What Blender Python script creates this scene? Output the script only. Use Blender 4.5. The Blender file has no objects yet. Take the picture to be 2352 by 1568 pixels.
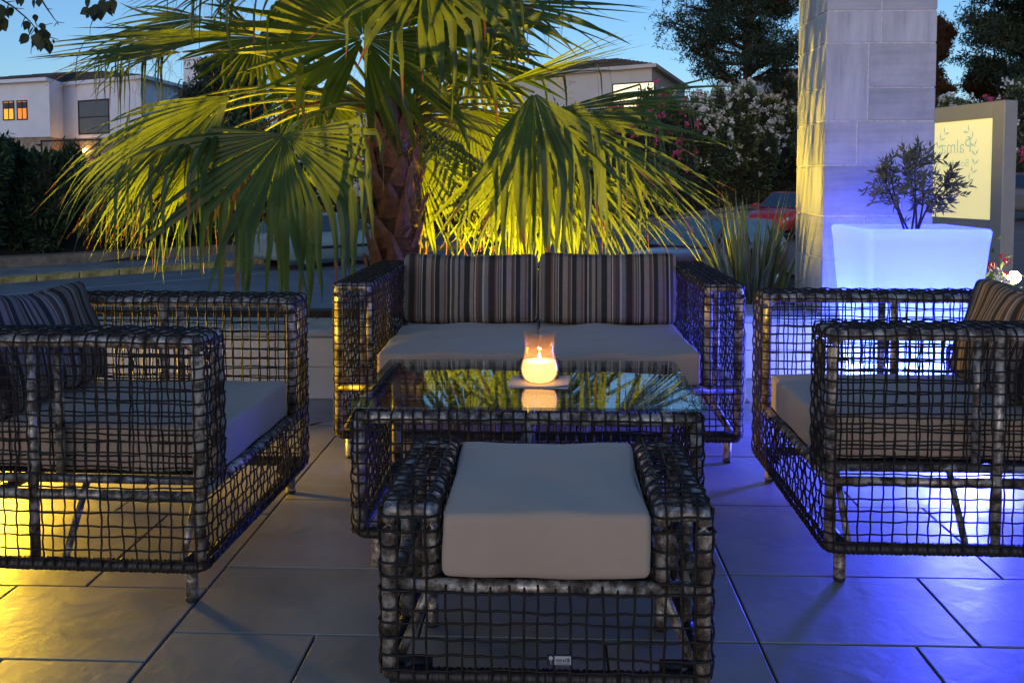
import bpy, math, random
import numpy as np
from mathutils import Vector, Matrix

# ------------------------------------------------------------------ camera, sky, light
SC = bpy.context.scene
COL = SC.collection
EYE = Vector((0.0, 0.0, 1.05))
PITCH, YAW, FPX = math.radians(3.15), math.radians(2.24), 2200.0
cam_data = bpy.data.cameras.new("camera")
cam = bpy.data.objects.new("camera", cam_data)
COL.objects.link(cam)
cam.location = EYE
cam.rotation_euler = (math.radians(90) - PITCH, 0, YAW)
cam_data.sensor_width = 36
cam_data.lens = FPX / 2352 * 36
cam_data.shift_y = -248 / 2352
cam_data.clip_start = 0.05
cam_data.clip_end = 900
SC.camera = cam

W = bpy.data.worlds.new("World")
SC.world = W
W.use_nodes = True
wn, wl = W.node_tree.nodes, W.node_tree.links
wn.clear()
w_out = wn.new("ShaderNodeOutputWorld")
w_bg = wn.new("ShaderNodeBackground")
w_sky = wn.new("ShaderNodeTexSky")
w_sky.sky_type = 'NISHITA'
w_sky.sun_disc = False
w_sky.sun_elevation = math.radians(8.5)
w_sky.sun_rotation = math.radians(190)      # the sun has gone down behind the camera
w_sky.air_density = 1.0
w_sky.dust_density = 0.3
w_sky.ozone_density = 5.0
w_mul = wn.new("ShaderNodeMixRGB")
w_mul.blend_type = 'MULTIPLY'
w_mul.inputs[0].default_value = 1.0
w_mul.inputs[2].default_value = (1.22, 0.98, 0.92, 1)
wl.new(w_sky.outputs[0], w_mul.inputs[1])
wl.new(w_mul.outputs[0], w_bg.inputs[0])
w_bg.inputs[1].default_value = 0.15
wl.new(w_bg.outputs[0], w_out.inputs[0])

sun_data = bpy.data.lights.new("afterglow", 'SUN')
sun_data.energy = 0.22
sun_data.angle = math.radians(25)
sun_data.color = (1.0, 0.82, 0.72)
sun = bpy.data.objects.new("afterglow", sun_data)
COL.objects.link(sun)
sun.rotation_euler = (math.radians(82), 0, math.radians(-10))

SC.view_settings.view_transform = 'Standard'
SC.view_settings.look = 'None'
SC.view_settings.exposure = 0.50
SC.view_settings.gamma = 1.0
SC.view_settings.use_curve_mapping = False
SC.render.engine = 'CYCLES'
cy = SC.cycles
cy.use_denoising = True
cy.max_bounces = 8
cy.diffuse_bounces = 3
cy.glossy_bounces = 4
cy.transmission_bounces = 6
cy.transparent_max_bounces = 12
cy.sample_clamp_indirect = 4.0
cy.caustics_reflective = False
cy.caustics_refractive = False

R3 = Matrix.Rotation(YAW, 3, 'Z') @ Matrix.Rotation(math.radians(90) - PITCH, 3, 'X')


def at(x, y, Y):
    """point of the photograph (on a 2352 px wide print) at world depth Y"""
    d = R3 @ Vector(((x - 1176) / FPX, -(y - 536) / FPX, -1))
    return EYE + d * (Y / d.y)


rnd = random.Random(7)
npr = np.random.RandomState(11)


# ------------------------------------------------------------------ mesh helpers
class MB:
    """collects vertices and faces, with a material index per face"""

    def __init__(self):
        self.v, self.q, self.t, self.qm, self.tm, self.n = [], [], [], [], [], 0

    def add(self, verts, quads=None, tris=None, mi=0):
        verts = np.asarray(verts, float).reshape(-1, 3)
        if quads is not None and len(quads):
            q = np.asarray(quads, int) + self.n
            self.q.append(q)
            self.qm.append(np.full(len(q), mi))
        if tris is not None and len(tris):
            t = np.asarray(tris, int) + self.n
            self.t.append(t)
            self.tm.append(np.full(len(t), mi))
        self.v.append(verts)
        self.n += len(verts)
        return self

    def mesh(self, name, smooth=True):
        me = bpy.data.meshes.new(name)
        v = np.concatenate(self.v) if self.v else np.zeros((0, 3))
        q = np.concatenate(self.q) if self.q else np.zeros((0, 4), int)
        t = np.concatenate(self.t) if self.t else np.zeros((0, 3), int)
        me.vertices.add(len(v))
        me.vertices.foreach_set("co", v.astype(np.float32).ravel())
        me.loops.add(q.size + t.size)
        me.loops.foreach_set("vertex_index", np.concatenate([q.ravel(), t.ravel()]).astype(np.int32))
        me.polygons.add(len(q) + len(t))
        st = np.concatenate([np.arange(len(q)) * 4, len(q) * 4 + np.arange(len(t)) * 3]).astype(np.int32)
        me.polygons.foreach_set("loop_start", st)
        mi = np.concatenate([np.concatenate(self.qm) if self.qm else np.zeros(0), np.concatenate(self.tm) if self.tm else np.zeros(0)]).astype(np.int32)
        me.polygons.foreach_set("material_index", mi)
        me.polygons.foreach_set("use_smooth", np.full(len(q) + len(t), bool(smooth)))
        me.update(calc_edges=True)
        me.validate()
        return me

    def build(self, name, mats, parent=None, smooth=True, kind=None):
        me = self.mesh(name, smooth)
        for m in (mats if isinstance(mats, (list, tuple)) else [mats]):
            me.materials.append(m)
        o = bpy.data.objects.new(name, me)
        COL.objects.link(o)
        if parent is not None:
            o.parent = parent
        if kind:
            o["kind"] = kind
        return o


def box(mb, x0, x1, y0, y1, z0, z1, mi=0, M=None):
    v = np.array([(x, y, z) for x in (x0, x1) for y in (y0, y1) for z in (z0, z1)], float)
    if M is not None:
        v = np.array([tuple(M @ Vector(p)) for p in v])
    mb.add(v, [(0, 1, 3, 2), (4, 6, 7, 5), (0, 4, 5, 1), (2, 3, 7, 6), (0, 2, 6, 4), (1, 5, 7, 3)], mi=mi)


def bbox(mb, x0, x1, y0, y1, z0, z1, b=0.01, mi=0, M=None):
    """box with chamfered edges"""
    P, idx = [], {}
    for sx in (0, 1):
        for sy in (0, 1):
            for sz in (0, 1):
                c = ((x0, x1)[sx], (y0, y1)[sy], (z0, z1)[sz])
                s = (1 - 2 * sx, 1 - 2 * sy, 1 - 2 * sz)
                for a in range(3):
                    p = [c[k] + (s[k] * b if k != a else 0) for k in range(3)]
                    idx[(sx, sy, sz, a)] = len(P)
                    P.append(p)
    q, t = [], []
    for a in range(3):
        o = [k for k in range(3) if k != a]
        for s in (0, 1):
            ring = []
            for (i, j) in ((0, 0), (1, 0), (1, 1), (0, 1)):
                k = [0, 0, 0]
                k[a], k[o[0]], k[o[1]] = s, i, j
                ring.append(idx[(k[0], k[1], k[2], a)])
            q.append(ring)
        for (i, j) in ((0, 0), (1, 0), (1, 1), (0, 1)):
            k0 = [0, 0, 0]
            k0[o[0]], k0[o[1]] = i, j
            k1 = list(k0)
            k1[a] = 1
            q.append([idx[(*k0, o[0])], idx[(*k1, o[0])], idx[(*k1, o[1])], idx[(*k0, o[1])]])
    for sx in (0, 1):
        for sy in (0, 1):
            for sz in (0, 1):
                t.append([idx[(sx, sy, sz, 0)], idx[(sx, sy, sz, 1)], idx[(sx, sy, sz, 2)]])
    P = np.array(P, float)
    if M is not None:
        P = np.array([tuple(M @ Vector(p)) for p in P])
    # orient outward
    c = P.mean(0)
    def ori(f):
        a, b_, d = P[f[0]], P[f[1]], P[f[2]]
        n = np.cross(b_ - a, d - a)
        return list(f) if np.dot(n, P[list(f)].mean(0) - c) >= 0 else list(f)[::-1]
    mb.add(P, [ori(f) for f in q], [ori(f) for f in t], mi=mi)


def unit(a):
    n = np.linalg.norm(a, axis=-1, keepdims=True)
    return a / np.maximum(n, 1e-9)


def tube(mb, pts, r, k=8, mi=0, N=None, caps=True, flat=1.0):
    """tube round a polyline; r a number or one per point"""
    P = np.asarray(pts, float)
    n = len(P)
    T = unit(np.gradient(P, axis=0))
    if N is None:
        ref = np.array([0, 0, 1.0]) if abs(T[:, 2]).mean() < 0.8 else np.array([1.0, 0, 0])
        N = ref - T * (T @ ref)[:, None]
        bad = np.linalg.norm(N, axis=1) < 0.05
        N[bad] = np.array([0.3, 1, 0.2])
        N = unit(N - T * np.sum(N * T, 1)[:, None])
    B = np.cross(T, N)
    r = np.broadcast_to(np.asarray(r, float), (n,))
    a = np.arange(k) * 2 * math.pi / k
    V = P[:, None] + r[:, None, None] * (np.cos(a)[None, :, None] * N[:, None] * flat + np.sin(a)[None, :, None] * B[:, None])
    i = np.arange(n - 1)[:, None] * k
    j = np.arange(k)[None]
    j2 = (j + 1) % k
    Q = np.stack([i + j, i + j2, i + k + j2, i + k + j], -1).reshape(-1, 4)
    V = V.reshape(-1, 3)
    tr = None
    if caps:
        V = np.concatenate([V, P[:1], P[-1:]])
        c0, c1 = n * k, n * k + 1
        jj = np.arange(k)
        tr = np.concatenate([np.stack([np.full(k, c0), (jj + 1) % k, jj], 1), np.stack([np.full(k, c1), (n - 1) * k + jj, (n - 1) * k + (jj + 1) % k], 1)])
    mb.add(V, Q, tr, mi)


def rounded(pts, r, seg=5):
    """polyline with its inner corners rounded"""
    P = [np.array(p, float) for p in pts]
    out = [P[0]]
    for a, b, c in zip(P[:-2], P[1:-1], P[2:]):
        u, w = a - b, c - b
        lu, lw = np.linalg.norm(u), np.linalg.norm(w)
        rr = min(r, lu * 0.49, lw * 0.49)
        s, e = b + u / lu * rr, b + w / lw * rr
        for t in np.linspace(0, 1, seg):
            out.append((1 - t) ** 2 * s + 2 * t * (1 - t) * b + t * t * e)
    out.append(P[-1])
    return np.array(out)


def resample(P, step):
    d = np.linalg.norm(np.diff(P, axis=0), axis=1)
    s = np.concatenate([[0], np.cumsum(d)])
    n = max(3, int(round(s[-1] / step)) + 1)
    t = np.linspace(0, s[-1], n)
    return np.stack([np.interp(t, s, P[:, k]) for k in range(3)], 1), t


def strand(mb, path, axis, sp, sign, r=0.0028, cr=0.022, jit=0.0026, k=5, mi=0, amp=None, out=1):
    """one wicker strand along a path in a plane perpendicular to axis, going over and under"""
    P, t = resample(rounded(path, cr), sp / 2)
    A = np.array(axis, float)
    T = unit(np.gradient(P, axis=0))
    N = unit(np.cross(T, A)) * out
    amp = (r * 0.95 if amp is None else amp)
    ph = npr.rand(4) * 6.28
    w = sign * np.cos(math.pi * t / sp) * amp
    L = jit * (np.sin(t * 9 + ph[0]) * 0.6 + np.sin(t * 23 + ph[1]) * 0.45 + np.sin(t * 61 + ph[2]) * 0.28) + jit * 0.9 * npr.randn()
    P = P + N * (w + 0.001 * np.sin(t * 14 + ph[3]))[:, None] + A * L[:, None]
    T = unit(np.gradient(P, axis=0))
    N = unit(N - T * np.sum(N * T, 1)[:, None])
    tube(mb, P, r * (0.92 + 0.16 * npr.rand()), k=k, N=N, caps=False, mi=mi)


def softbox(w, d, h, r=0.02, bulge=0.01, n=16, wr=0.0015, seed=0, crown=None):
    """cushion centred on x, y with z from 0 to h"""
    def axis_pts(L):
        a = L / 2
        inner = np.linspace(-(a - r), a - r, n)
        e = np.array([0.0, 0.25, 0.5, 0.75]) * r
        return np.concatenate([-a + e, inner, (a - e)[::-1]])
    ax = [axis_pts(w), axis_pts(d), axis_pts(h)]
    half = np.array([w, d, h]) / 2
    V, Q, key = [], [], {}
    def vid(p):
        kk = tuple(np.round(p, 5))
        if kk not in key:
            key[kk] = len(V)
            V.append(p)
        return key[kk]
    for a in range(3):
        o = [(a + 1) % 3, (a + 2) % 3]
        for s in (-1, 1):
            G = []
            for u in ax[o[0]]:
                row = []
                for v in ax[o[1]]:
                    p = [0, 0, 0]
                    p[a], p[o[0]], p[o[1]] = s * half[a], u, v
                    row.append(vid(p))
                G.append(row)
            for i in range(len(G) - 1):
                for j in range(len(G[0]) - 1):
                    f = [G[i][j], G[i + 1][j], G[i + 1][j + 1], G[i][j + 1]]
                    Q.append(f if s > 0 else f[::-1])
    V = np.array(V, float)
    core = np.clip(V, -(half - r), half - r)
    D = V - core
    L = np.linalg.norm(D, axis=1, keepdims=True)
    V = core + np.where(L > 1e-6, D / np.maximum(L, 1e-9) * r, 0)
    f = V / half
    c = lambda t: np.clip(1 - t ** 2, 0, 1)
    g = [c(f[:, 1]) * c(f[:, 2]), c(f[:, 0]) * c(f[:, 2]), c(f[:, 0]) * c(f[:, 1])]
    b = [bulge * 0.6, bulge * 0.8, bulge if crown is None else crown]
    for a in range(3):
        V[:, a] += np.sign(f[:, a]) * np.clip(abs(f[:, a]) * 1.0, 0, 1) * (g[a] ** 0.7) * b[a]
    rs = np.random.RandomState(seed)
    for _ in range(7):
        kx = rs.randn(3) * 16
        am = rs.randn(3) * wr * 0.5
        V += np.sin(V @ kx + rs.rand() * 6)[:, None] * am
    V[:, 2] += h / 2
    return V, np.array(Q)


def lathe(mb, prof, k=24, mi=0, c=(0, 0, 0)):
    prof = np.array(prof, float)
    a = np.arange(k) * 2 * math.pi / k
    V = np.stack([prof[:, 0][:, None] * np.cos(a) + c[0], prof[:, 0][:, None] * np.sin(a) + c[1], np.repeat(prof[:, 1][:, None] + c[2], k, 1)], -1).reshape(-1, 3)
    n = len(prof)
    i = np.arange(n - 1)[:, None] * k
    j = np.arange(k)[None]
    Q = np.stack([i + j, i + (j + 1) % k, i + k + (j + 1) % k, i + k + j], -1).reshape(-1, 4)
    mb.add(V, Q, mi=mi)


def empty(name, loc=(0, 0, 0), rz=0.0, label=None, cat=None, group=None):
    o = bpy.data.objects.new(name, None)
    COL.objects.link(o)
    o.empty_display_size = 0.1
    o.location = loc
    o.rotation_euler = (0, 0, rz)
    tag(o, label, cat, group)
    return o


def tag(o, label=None, cat=None, group=None, kind=None):
    for k, v in (("label", label), ("category", cat), ("group", group), ("kind", kind)):
        if v:
            o[k] = v
    return o


def link_copy(o, parent=None):
    c = o.copy()
    COL.objects.link(c)
    c.parent = parent
    for ch in list(o.children):
        link_copy(ch, c)
    return c


# ------------------------------------------------------------------ materials
MATS = {}


def nmat(name):
    m = bpy.data.materials.new(name)
    m.use_nodes = True
    nt = m.node_tree
    b = nt.nodes["Principled BSDF"]
    MATS[name] = m
    return m, nt.nodes, nt.links, b


def noise(nodes, links, scale, detail=4, vec=None, rough=0.55, stretch=None):
    t = nodes.new("ShaderNodeTexNoise")
    t.inputs["Scale"].default_value = scale
    t.inputs["Detail"].default_value = detail
    t.inputs["Roughness"].default_value = rough
    tc = nodes.new("ShaderNodeTexCoord")
    src = tc.outputs["Object"]
    if stretch:
        mp = nodes.new("ShaderNodeMapping")
        mp.inputs["Scale"].default_value = stretch
        links.new(src, mp.inputs[0])
        src = mp.outputs[0]
    links.new(src, t.inputs["Vector"])
    return t


def ramp(nodes, links, src, stops, const=False):
    r = nodes.new("ShaderNodeValToRGB")
    e = r.color_ramp.elements
    if const:
        r.color_ramp.interpolation = 'CONSTANT'
    while len(e) < len(stops):
        e.new(0.5)
    for el, (p, c) in zip(e, stops):
        el.position = p
        el.color = (*c, 1)
    links.new(src, r.inputs[0])
    return r


def bump(nodes, links, b, src, strength=0.3, dist=0.01):
    n = nodes.new("ShaderNodeBump")
    n.inputs["Strength"].default_value = strength
    n.inputs["Distance"].default_value = dist
    links.new(src, n.inputs["Height"])
    links.new(n.outputs[0], b.inputs["Normal"])
    return n


def simple(name, c, rough=0.6, metal=0.0, var=0.25, scale=8, bmp=0.0, spec=0.5, bscale=None, bdist=0.01):
    m, N, L, b = nmat(name)
    t = noise(N, L, scale)
    lo = tuple(x * (1 - var) for x in c)
    hi = tuple(min(1, x * (1 + var)) for x in c)
    r = ramp(N, L, t.outputs[0], [(0.3, lo), (0.7, hi)])
    L.new(r.outputs[0], b.inputs["Base Color"])
    b.inputs["Roughness"].default_value = rough
    b.inputs["Metallic"].default_value = metal
    b.inputs["Specular IOR Level"].default_value = spec
    if bmp:
        t2 = noise(N, L, bscale or scale * 4)
        bump(N, L, b, t2.outputs[0], bmp, bdist)
    return m


def emissive(name, c, s):
    m, N, L, b = nmat(name)
    b.inputs["Base Color"].default_value = (*[min(1, x) for x in c], 1)
    b.inputs["Emission Color"].default_value = (*c, 1)
    b.inputs["Emission Strength"].default_value = s
    return m


wicker = simple("wicker", (0.014, 0.0100, 0.0072), rough=0.58, spec=0.32, var=0.45, scale=30, bmp=0.25, bscale=220, bdist=0.001)
wicker_dark = simple("wicker_binding", (0.018, 0.015, 0.014), rough=0.5, var=0.4, scale=30, bmp=0.3, bscale=150, bdist=0.002)

# worn pipe: silver paint rubbed off to brown
m, N, L, b = nmat("worn_pipe")
t = noise(N, L, 26, 8, rough=0.7)
r = ramp(N, L, t.outputs[0], [(0.36, (0.03, 0.022, 0.016)), (0.48, (0.17, 0.135, 0.105)), (0.58, (0.55, 0.49, 0.42))])
L.new(r.outputs[0], b.inputs["Base Color"])
r2 = ramp(N, L, t.outputs[0], [(0.4, (0.65,) * 3), (0.62, (0.34,) * 3)])
L.new(r2.outputs[0], b.inputs["Roughness"])
b.inputs["Metallic"].default_value = 0.35
bump(N, L, b, t.outputs[0], 0.35, 0.003)
pipe_mat = m

# plain cushion cloth
m, N, L, b = nmat("taupe_cloth")
t = noise(N, L, 5, 5)
r = ramp(N, L, t.outputs[0], [(0.3, (0.42, 0.315, 0.235)), (0.7, (0.46, 0.35, 0.265))])
L.new(r.outputs[0], b.inputs["Base Color"])
b.inputs["Roughness"].default_value = 0.9
b.inputs["Sheen Weight"].default_value = 0.25
b.inputs["Specular IOR Level"].default_value = 0.2
t2 = noise(N, L, 420, 2)
t3 = noise(N, L, 14, 3)
mx = N.new("ShaderNodeMath")
mx.operation = 'MULTIPLY_ADD'
L.new(t3.outputs[0], mx.inputs[0])
mx.inputs[1].default_value = 4.0
L.new(t2.outputs[0], mx.inputs[2])
bump(N, L, b, mx.outputs[0], 0.35, 0.0016)
cloth = m

# striped back cloth: woven stripes running up the cushion
m, N, L, b = nmat("striped_cloth")
tc = N.new("ShaderNodeTexCoord")
sx = N.new("ShaderNodeSeparateXYZ")
L.new(tc.outputs["Object"], sx.inputs[0])
ml = N.new("ShaderNodeMath")
ml.operation = 'MULTIPLY_ADD'
ml.inputs[1].default_value = 1 / 0.36
ml.inputs[2].default_value = 10.13
L.new(sx.outputs[0], ml.inputs[0])
fr = N.new("ShaderNodeMath")
fr.operation = 'FRACT'
L.new(ml.outputs[0], fr.inputs[0])
C_ = {'k': (0.042, 0.035, 0.031), 'g': (0.22, 0.19, 0.165), 'l': (0.46, 0.40, 0.32), 't': (0.30, 0.235, 0.185), 'r': (0.19, 0.095, 0.06), 'd': (0.085, 0.074, 0.064)}
seq = [('g', 1.6), ('k', 2.4), ('t', 1.6), ('k', .5), ('l', .45), ('r', 1.1), ('d', 1.8), ('l', .7), ('g', 1.7), ('d', .5), ('k', 2.3), ('r', .7), ('t', .6), ('d', .5), ('t', .5),
       ('d', .5), ('l', .5), ('k', 1.6), ('t', 2.1), ('d', .7), ('r', .7), ('l', .35), ('k', 2.0), ('g', 1.9), ('r', .8), ('g', .6), ('k', 1.2), ('l', .5), ('d', 1.4), ('t', 1.5), ('k', .8)]
tot = sum(s[1] for s in seq)
st, acc = [], 0
for cch, wd in seq:
    st.append((acc / tot, C_[cch]))
    acc += wd
r = ramp(N, L, fr.outputs[0], st, const=True)
t = noise(N, L, 40, 3)
mm = N.new("ShaderNodeMixRGB")
mm.blend_type = 'MULTIPLY'
mm.inputs[0].default_value = 0.35
L.new(r.outputs[0], mm.inputs[1])
L.new(t.outputs[0], mm.inputs[2])
L.new(mm.outputs[0], b.inputs["Base Color"])
b.inputs["Roughness"].default_value = 0.85
b.inputs["Specular IOR Level"].default_value = 0.25
t2 = noise(N, L, 700, 2)
bump(N, L, b, t2.outputs[0], 0.4, 0.0015)
striped = m

# floor stone
m, N, L, b = nmat("floor_stone")
oi = N.new("ShaderNodeObjectInfo")
tc = N.new("ShaderNodeTexCoord")
va = N.new("ShaderNodeVectorMath")
va.operation = 'ADD'
sc_ = N.new("ShaderNodeVectorMath")
sc_.operation = 'SCALE'
sc_.inputs["Scale"].default_value = 30
cmb = N.new("ShaderNodeCombineXYZ")
for i_ in range(3):
    L.new(oi.outputs["Random"], cmb.inputs[i_])
L.new(cmb.outputs[0], sc_.inputs[0])
L.new(tc.outputs["Object"], va.inputs[0])
L.new(sc_.outputs[0], va.inputs[1])
t = N.new("ShaderNodeTexNoise")
t.inputs["Scale"].default_value = 3.2
t.inputs["Detail"].default_value = 8
t.inputs["Distortion"].default_value = 0.6
L.new(va.outputs[0], t.inputs["Vector"])
r = ramp(N, L, t.outputs[0], [(0.25, (0.20, 0.18, 0.15)), (0.5, (0.28, 0.255, 0.212)), (0.75, (0.345, 0.31, 0.26))])
L.new(r.outputs[0], b.inputs["Base Color"])
t2 = N.new("ShaderNodeTexNoise")
t2.inputs["Scale"].default_value = 11
t2.inputs["Detail"].default_value = 7
t2.inputs["Distortion"].default_value = 1.2
L.new(va.outputs[0], t2.inputs["Vector"])
rr = ramp(N, L, t2.outputs[0], [(0.3, (0.34,) * 3), (0.7, (0.50,) * 3)])
L.new(rr.outputs[0], b.inputs["Roughness"])
t4 = N.new("ShaderNodeTexNoise")
t4.inputs["Scale"].default_value = 42
t4.inputs["Detail"].default_value = 6
L.new(va.outputs[0], t4.inputs["Vector"])
mxf = N.new("ShaderNodeMath")
mxf.operation = 'MULTIPLY_ADD'
mxf.inputs[1].default_value = 0.45
L.new(t4.outputs[0], mxf.inputs[0])
L.new(t2.outputs[0], mxf.inputs[2])
bump(N, L, b, mxf.outputs[0], 0.24, 0.006)
b.inputs['Specular IOR Level'].default_value = 0.6
floor_mat = m
grout = simple("grout", (0.13, 0.12, 0.11), rough=0.9, scale=60, bmp=0.3)

# pillar stone, grain running up or across
def stone(name, stretch):
    m, N, L, b = nmat(name)
    oi = N.new("ShaderNodeObjectInfo")
    t = noise(N, L, 5.0, 8, stretch=stretch, rough=0.68)
    r = ramp(N, L, t.outputs[0], [(0.30, (0.36, 0.36, 0.36)), (0.40, (0.58, 0.57, 0.56)), (0.6, (0.70, 0.685, 0.665))])
    mx = N.new("ShaderNodeMixRGB")
    mx.blend_type = 'MULTIPLY'
    mx.inputs[0].default_value = 1
    mr = N.new("ShaderNodeMapRange")
    mr.inputs["To Min"].default_value = 0.8
    mr.inputs["To Max"].default_value = 1.05
    L.new(oi.outputs["Random"], mr.inputs[0])
    L.new(r.outputs[0], mx.inputs[1])
    L.new(mr.outputs[0], mx.inputs[2])
    t5 = noise(N, L, 2.6, 6, stretch=(1, 1, .35), rough=0.7)
    r5 = ramp(N, L, t5.outputs[0], [(0.32, (0.62, 0.62, 0.64)), (0.55, (1, 1, 1))])
    mx5 = N.new("ShaderNodeMixRGB")
    mx5.blend_type = 'MULTIPLY'
    mx5.inputs[0].default_value = 0.8
    L.new(mx.outputs[0], mx5.inputs[1])
    L.new(r5.outputs[0], mx5.inputs[2])
    L.new(mx5.outputs[0], b.inputs["Base Color"])
    b.inputs["Roughness"].default_value = 0.8
    t2 = noise(N, L, 130, 5)
    bump(N, L, b, t2.outputs[0], 0.55, 0.006)
    return m
stone_v = stone("stone_upright_grain", (5, 5, 0.45))
stone_h = stone("stone_level_grain", (0.5, 0.5, 4.5))
mortar = simple("mortar", (0.80, 0.78, 0.74), rough=0.9, scale=40, bmp=0.4)
render_wall = simple("wall_render", (0.66, 0.56, 0.44), rough=0.85, scale=3, var=0.1, bmp=0.3, bscale=90, bdist=0.003)
coping_mat = simple("coping_stone", (0.36, 0.35, 0.32), rough=0.75, scale=6, var=0.2, bmp=0.3, bscale=70)
soil = simple("soil", (0.05, 0.035, 0.025), rough=0.95, scale=20, bmp=0.7, bscale=30, bdist=0.03)
asphalt = simple("asphalt", (0.19, 0.18, 0.175), rough=0.8, scale=1.2, var=0.22, bmp=0.25, bscale=60)
pave_mat = simple("pavement_slabs", (0.27, 0.25, 0.23), rough=0.85, scale=1.5, var=0.25, bmp=0.2)
kerb_mat = simple("kerb_yellow_paint", (0.42, 0.31, 0.10), rough=0.8, scale=5, var=0.5, bmp=0.3)
edge_mat = simple("low_retaining_stone", (0.24, 0.18, 0.13), rough=0.9, scale=4, var=0.35, bmp=0.4)
earth = simple("bank_earth", (0.045, 0.032, 0.02), rough=0.95, scale=2, var=0.4, bmp=0.6)
black_rubber = simple("black_rubber", (0.015, 0.015, 0.016), rough=0.6, var=0.1)
white_render = simple("white_house_render", (0.80, 0.84, 0.92), rough=0.85, scale=1.1, var=0.06, bmp=0.1)
stone_rubble = simple("rubble_stone", (0.36, 0.29, 0.22), rough=0.9, scale=3, var=0.35, bmp=0.6, bscale=8, bdist=0.05)
roof_mat = simple("roof_tiles", (0.10, 0.075, 0.06), rough=0.85, scale=3, var=0.5, bmp=0.8, bscale=7, bdist=0.08)
dark_frame = simple("dark_frame", (0.03, 0.028, 0.027), rough=0.5, var=0.1)
bark = simple("bark", (0.07, 0.045, 0.032), rough=0.95, scale=9, var=0.4, bmp=0.8, bscale=25, bdist=0.02)
twig_mat = simple("twig", (0.045, 0.032, 0.025), rough=0.9)
sign_metal = simple("sign_frame_paint", (0.38, 0.36, 0.34), rough=0.45, var=0.05, metal=0.1)


def leafmat(name, c, tr, mix=0.35, var=0.35, scale=3, rough=0.5, spec=0.35):
    m, N, L, b = nmat(name)
    t = noise(N, L, scale, 4)
    lo, hi = tuple(x * (1 - var) for x in c), tuple(x * (1 + var) for x in c)
    r = ramp(N, L, t.outputs[0], [(0.3, lo), (0.7, hi)])
    L.new(r.outputs[0], b.inputs["Base Color"])
    b.inputs["Roughness"].default_value = rough
    b.inputs["Specular IOR Level"].default_value = spec
    tb = N.new("ShaderNodeBsdfTranslucent")
    tb.inputs[0].default_value = (*tr, 1)
    ms = N.new("ShaderNodeMixShader")
    ms.inputs[0].default_value = mix
    out = N["Material Output"] if "Material Output" in N else N.new("ShaderNodeOutputMaterial")
    L.new(b.outputs[0], ms.inputs[1])
    L.new(tb.outputs[0], ms.inputs[2])
    L.new(ms.outputs[0], out.inputs[0])
    return m

palm_green = leafmat("palm_leaf", (0.030, 0.066, 0.013), (0.42, 0.50, 0.008), 0.22, scale=6, rough=0.42)
palm_petiole = leafmat("palm_petiole", (0.28, 0.29, 0.05), (0.3, 0.3, 0.05), 0.15, scale=6, rough=0.4)
palm_dead = leafmat("palm_dead_leaf", (0.22, 0.10, 0.045), (0.35, 0.16, 0.05), 0.3, scale=7, rough=0.8)
fibre_mat = leafmat("palm_fibre", (0.38, 0.3, 0.12), (0.5, 0.4, 0.1), 0.3, scale=7, rough=0.7)
oleander_leaf = leafmat("oleander_leaf", (0.11, 0.155, 0.055), (0.16, 0.22, 0.05), 0.25, scale=1.1)
hedge_leaf = leafmat("dark_hedge_leaf", (0.04, 0.07, 0.028), (0.04, 0.07, 0.02), 0.2, scale=1.1)
core_shade = simple("bush_core_shade", (0.016, 0.02, 0.01), rough=0.9, scale=4, var=0.5, bmp=1, bscale=6, bdist=0.2)  # near-black fill, the shade inside a bush put into its colour
pine_leaf = leafmat("pine_needles", (0.04, 0.065, 0.035), (0.06, 0.09, 0.03), 0.2, scale=0.7)
rust_leaf = leafmat("rusty_foliage", (0.13, 0.07, 0.025), (0.2, 0.1, 0.02), 0.2, scale=0.7)
ivy_leaf = leafmat("ivy_leaf", (0.06, 0.055, 0.022), (0.08, 0.08, 0.02), 0.2, scale=0.9)
flower_white = simple("white_petals", (0.75, 0.74, 0.70), rough=0.7, var=0.08)
flower_pink = simple("pink_petals", (0.62, 0.10, 0.22), rough=0.7, var=0.2)
flower_red = simple("red_petals", (0.6, 0.04, 0.06), rough=0.7, var=0.2)
phorm_green = leafmat("flax_leaf_green", (0.075, 0.12, 0.06), (0.1, 0.14, 0.04), 0.2, scale=12)
phorm_edge = leafmat("flax_leaf_cream_edge", (0.22, 0.23, 0.12), (0.2, 0.22, 0.08), 0.2, scale=12)
olive_leaf = leafmat("olive_leaf", (0.13, 0.15, 0.075), (0.16, 0.18, 0.05), 0.22, scale=30)
branch_leaf = leafmat("overhanging_leaf", (0.035, 0.05, 0.02), (0.08, 0.11, 0.02), 0.25, scale=20)

# palm trunk and boots
m, N, L, b = nmat("palm_trunk_fibre")
t = noise(N, L, 14, 8, stretch=(1, 1, 3), rough=0.7)
r = ramp(N, L, t.outputs[0], [(0.3, (0.04, 0.014, 0.007)), (0.55, (0.14, 0.05, 0.022)), (0.75, (0.26, 0.10, 0.045))])
L.new(r.outputs[0], b.inputs["Base Color"])
b.inputs["Roughness"].default_value = 0.75
bump(N, L, b, t.outputs[0], 0.8, 0.02)
trunk_mat = m
boot_mat = simple("palm_boot", (0.20, 0.065, 0.028), rough=0.45, scale=18, var=0.5, bmp=0.5, bscale=50, bdist=0.006)


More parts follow.
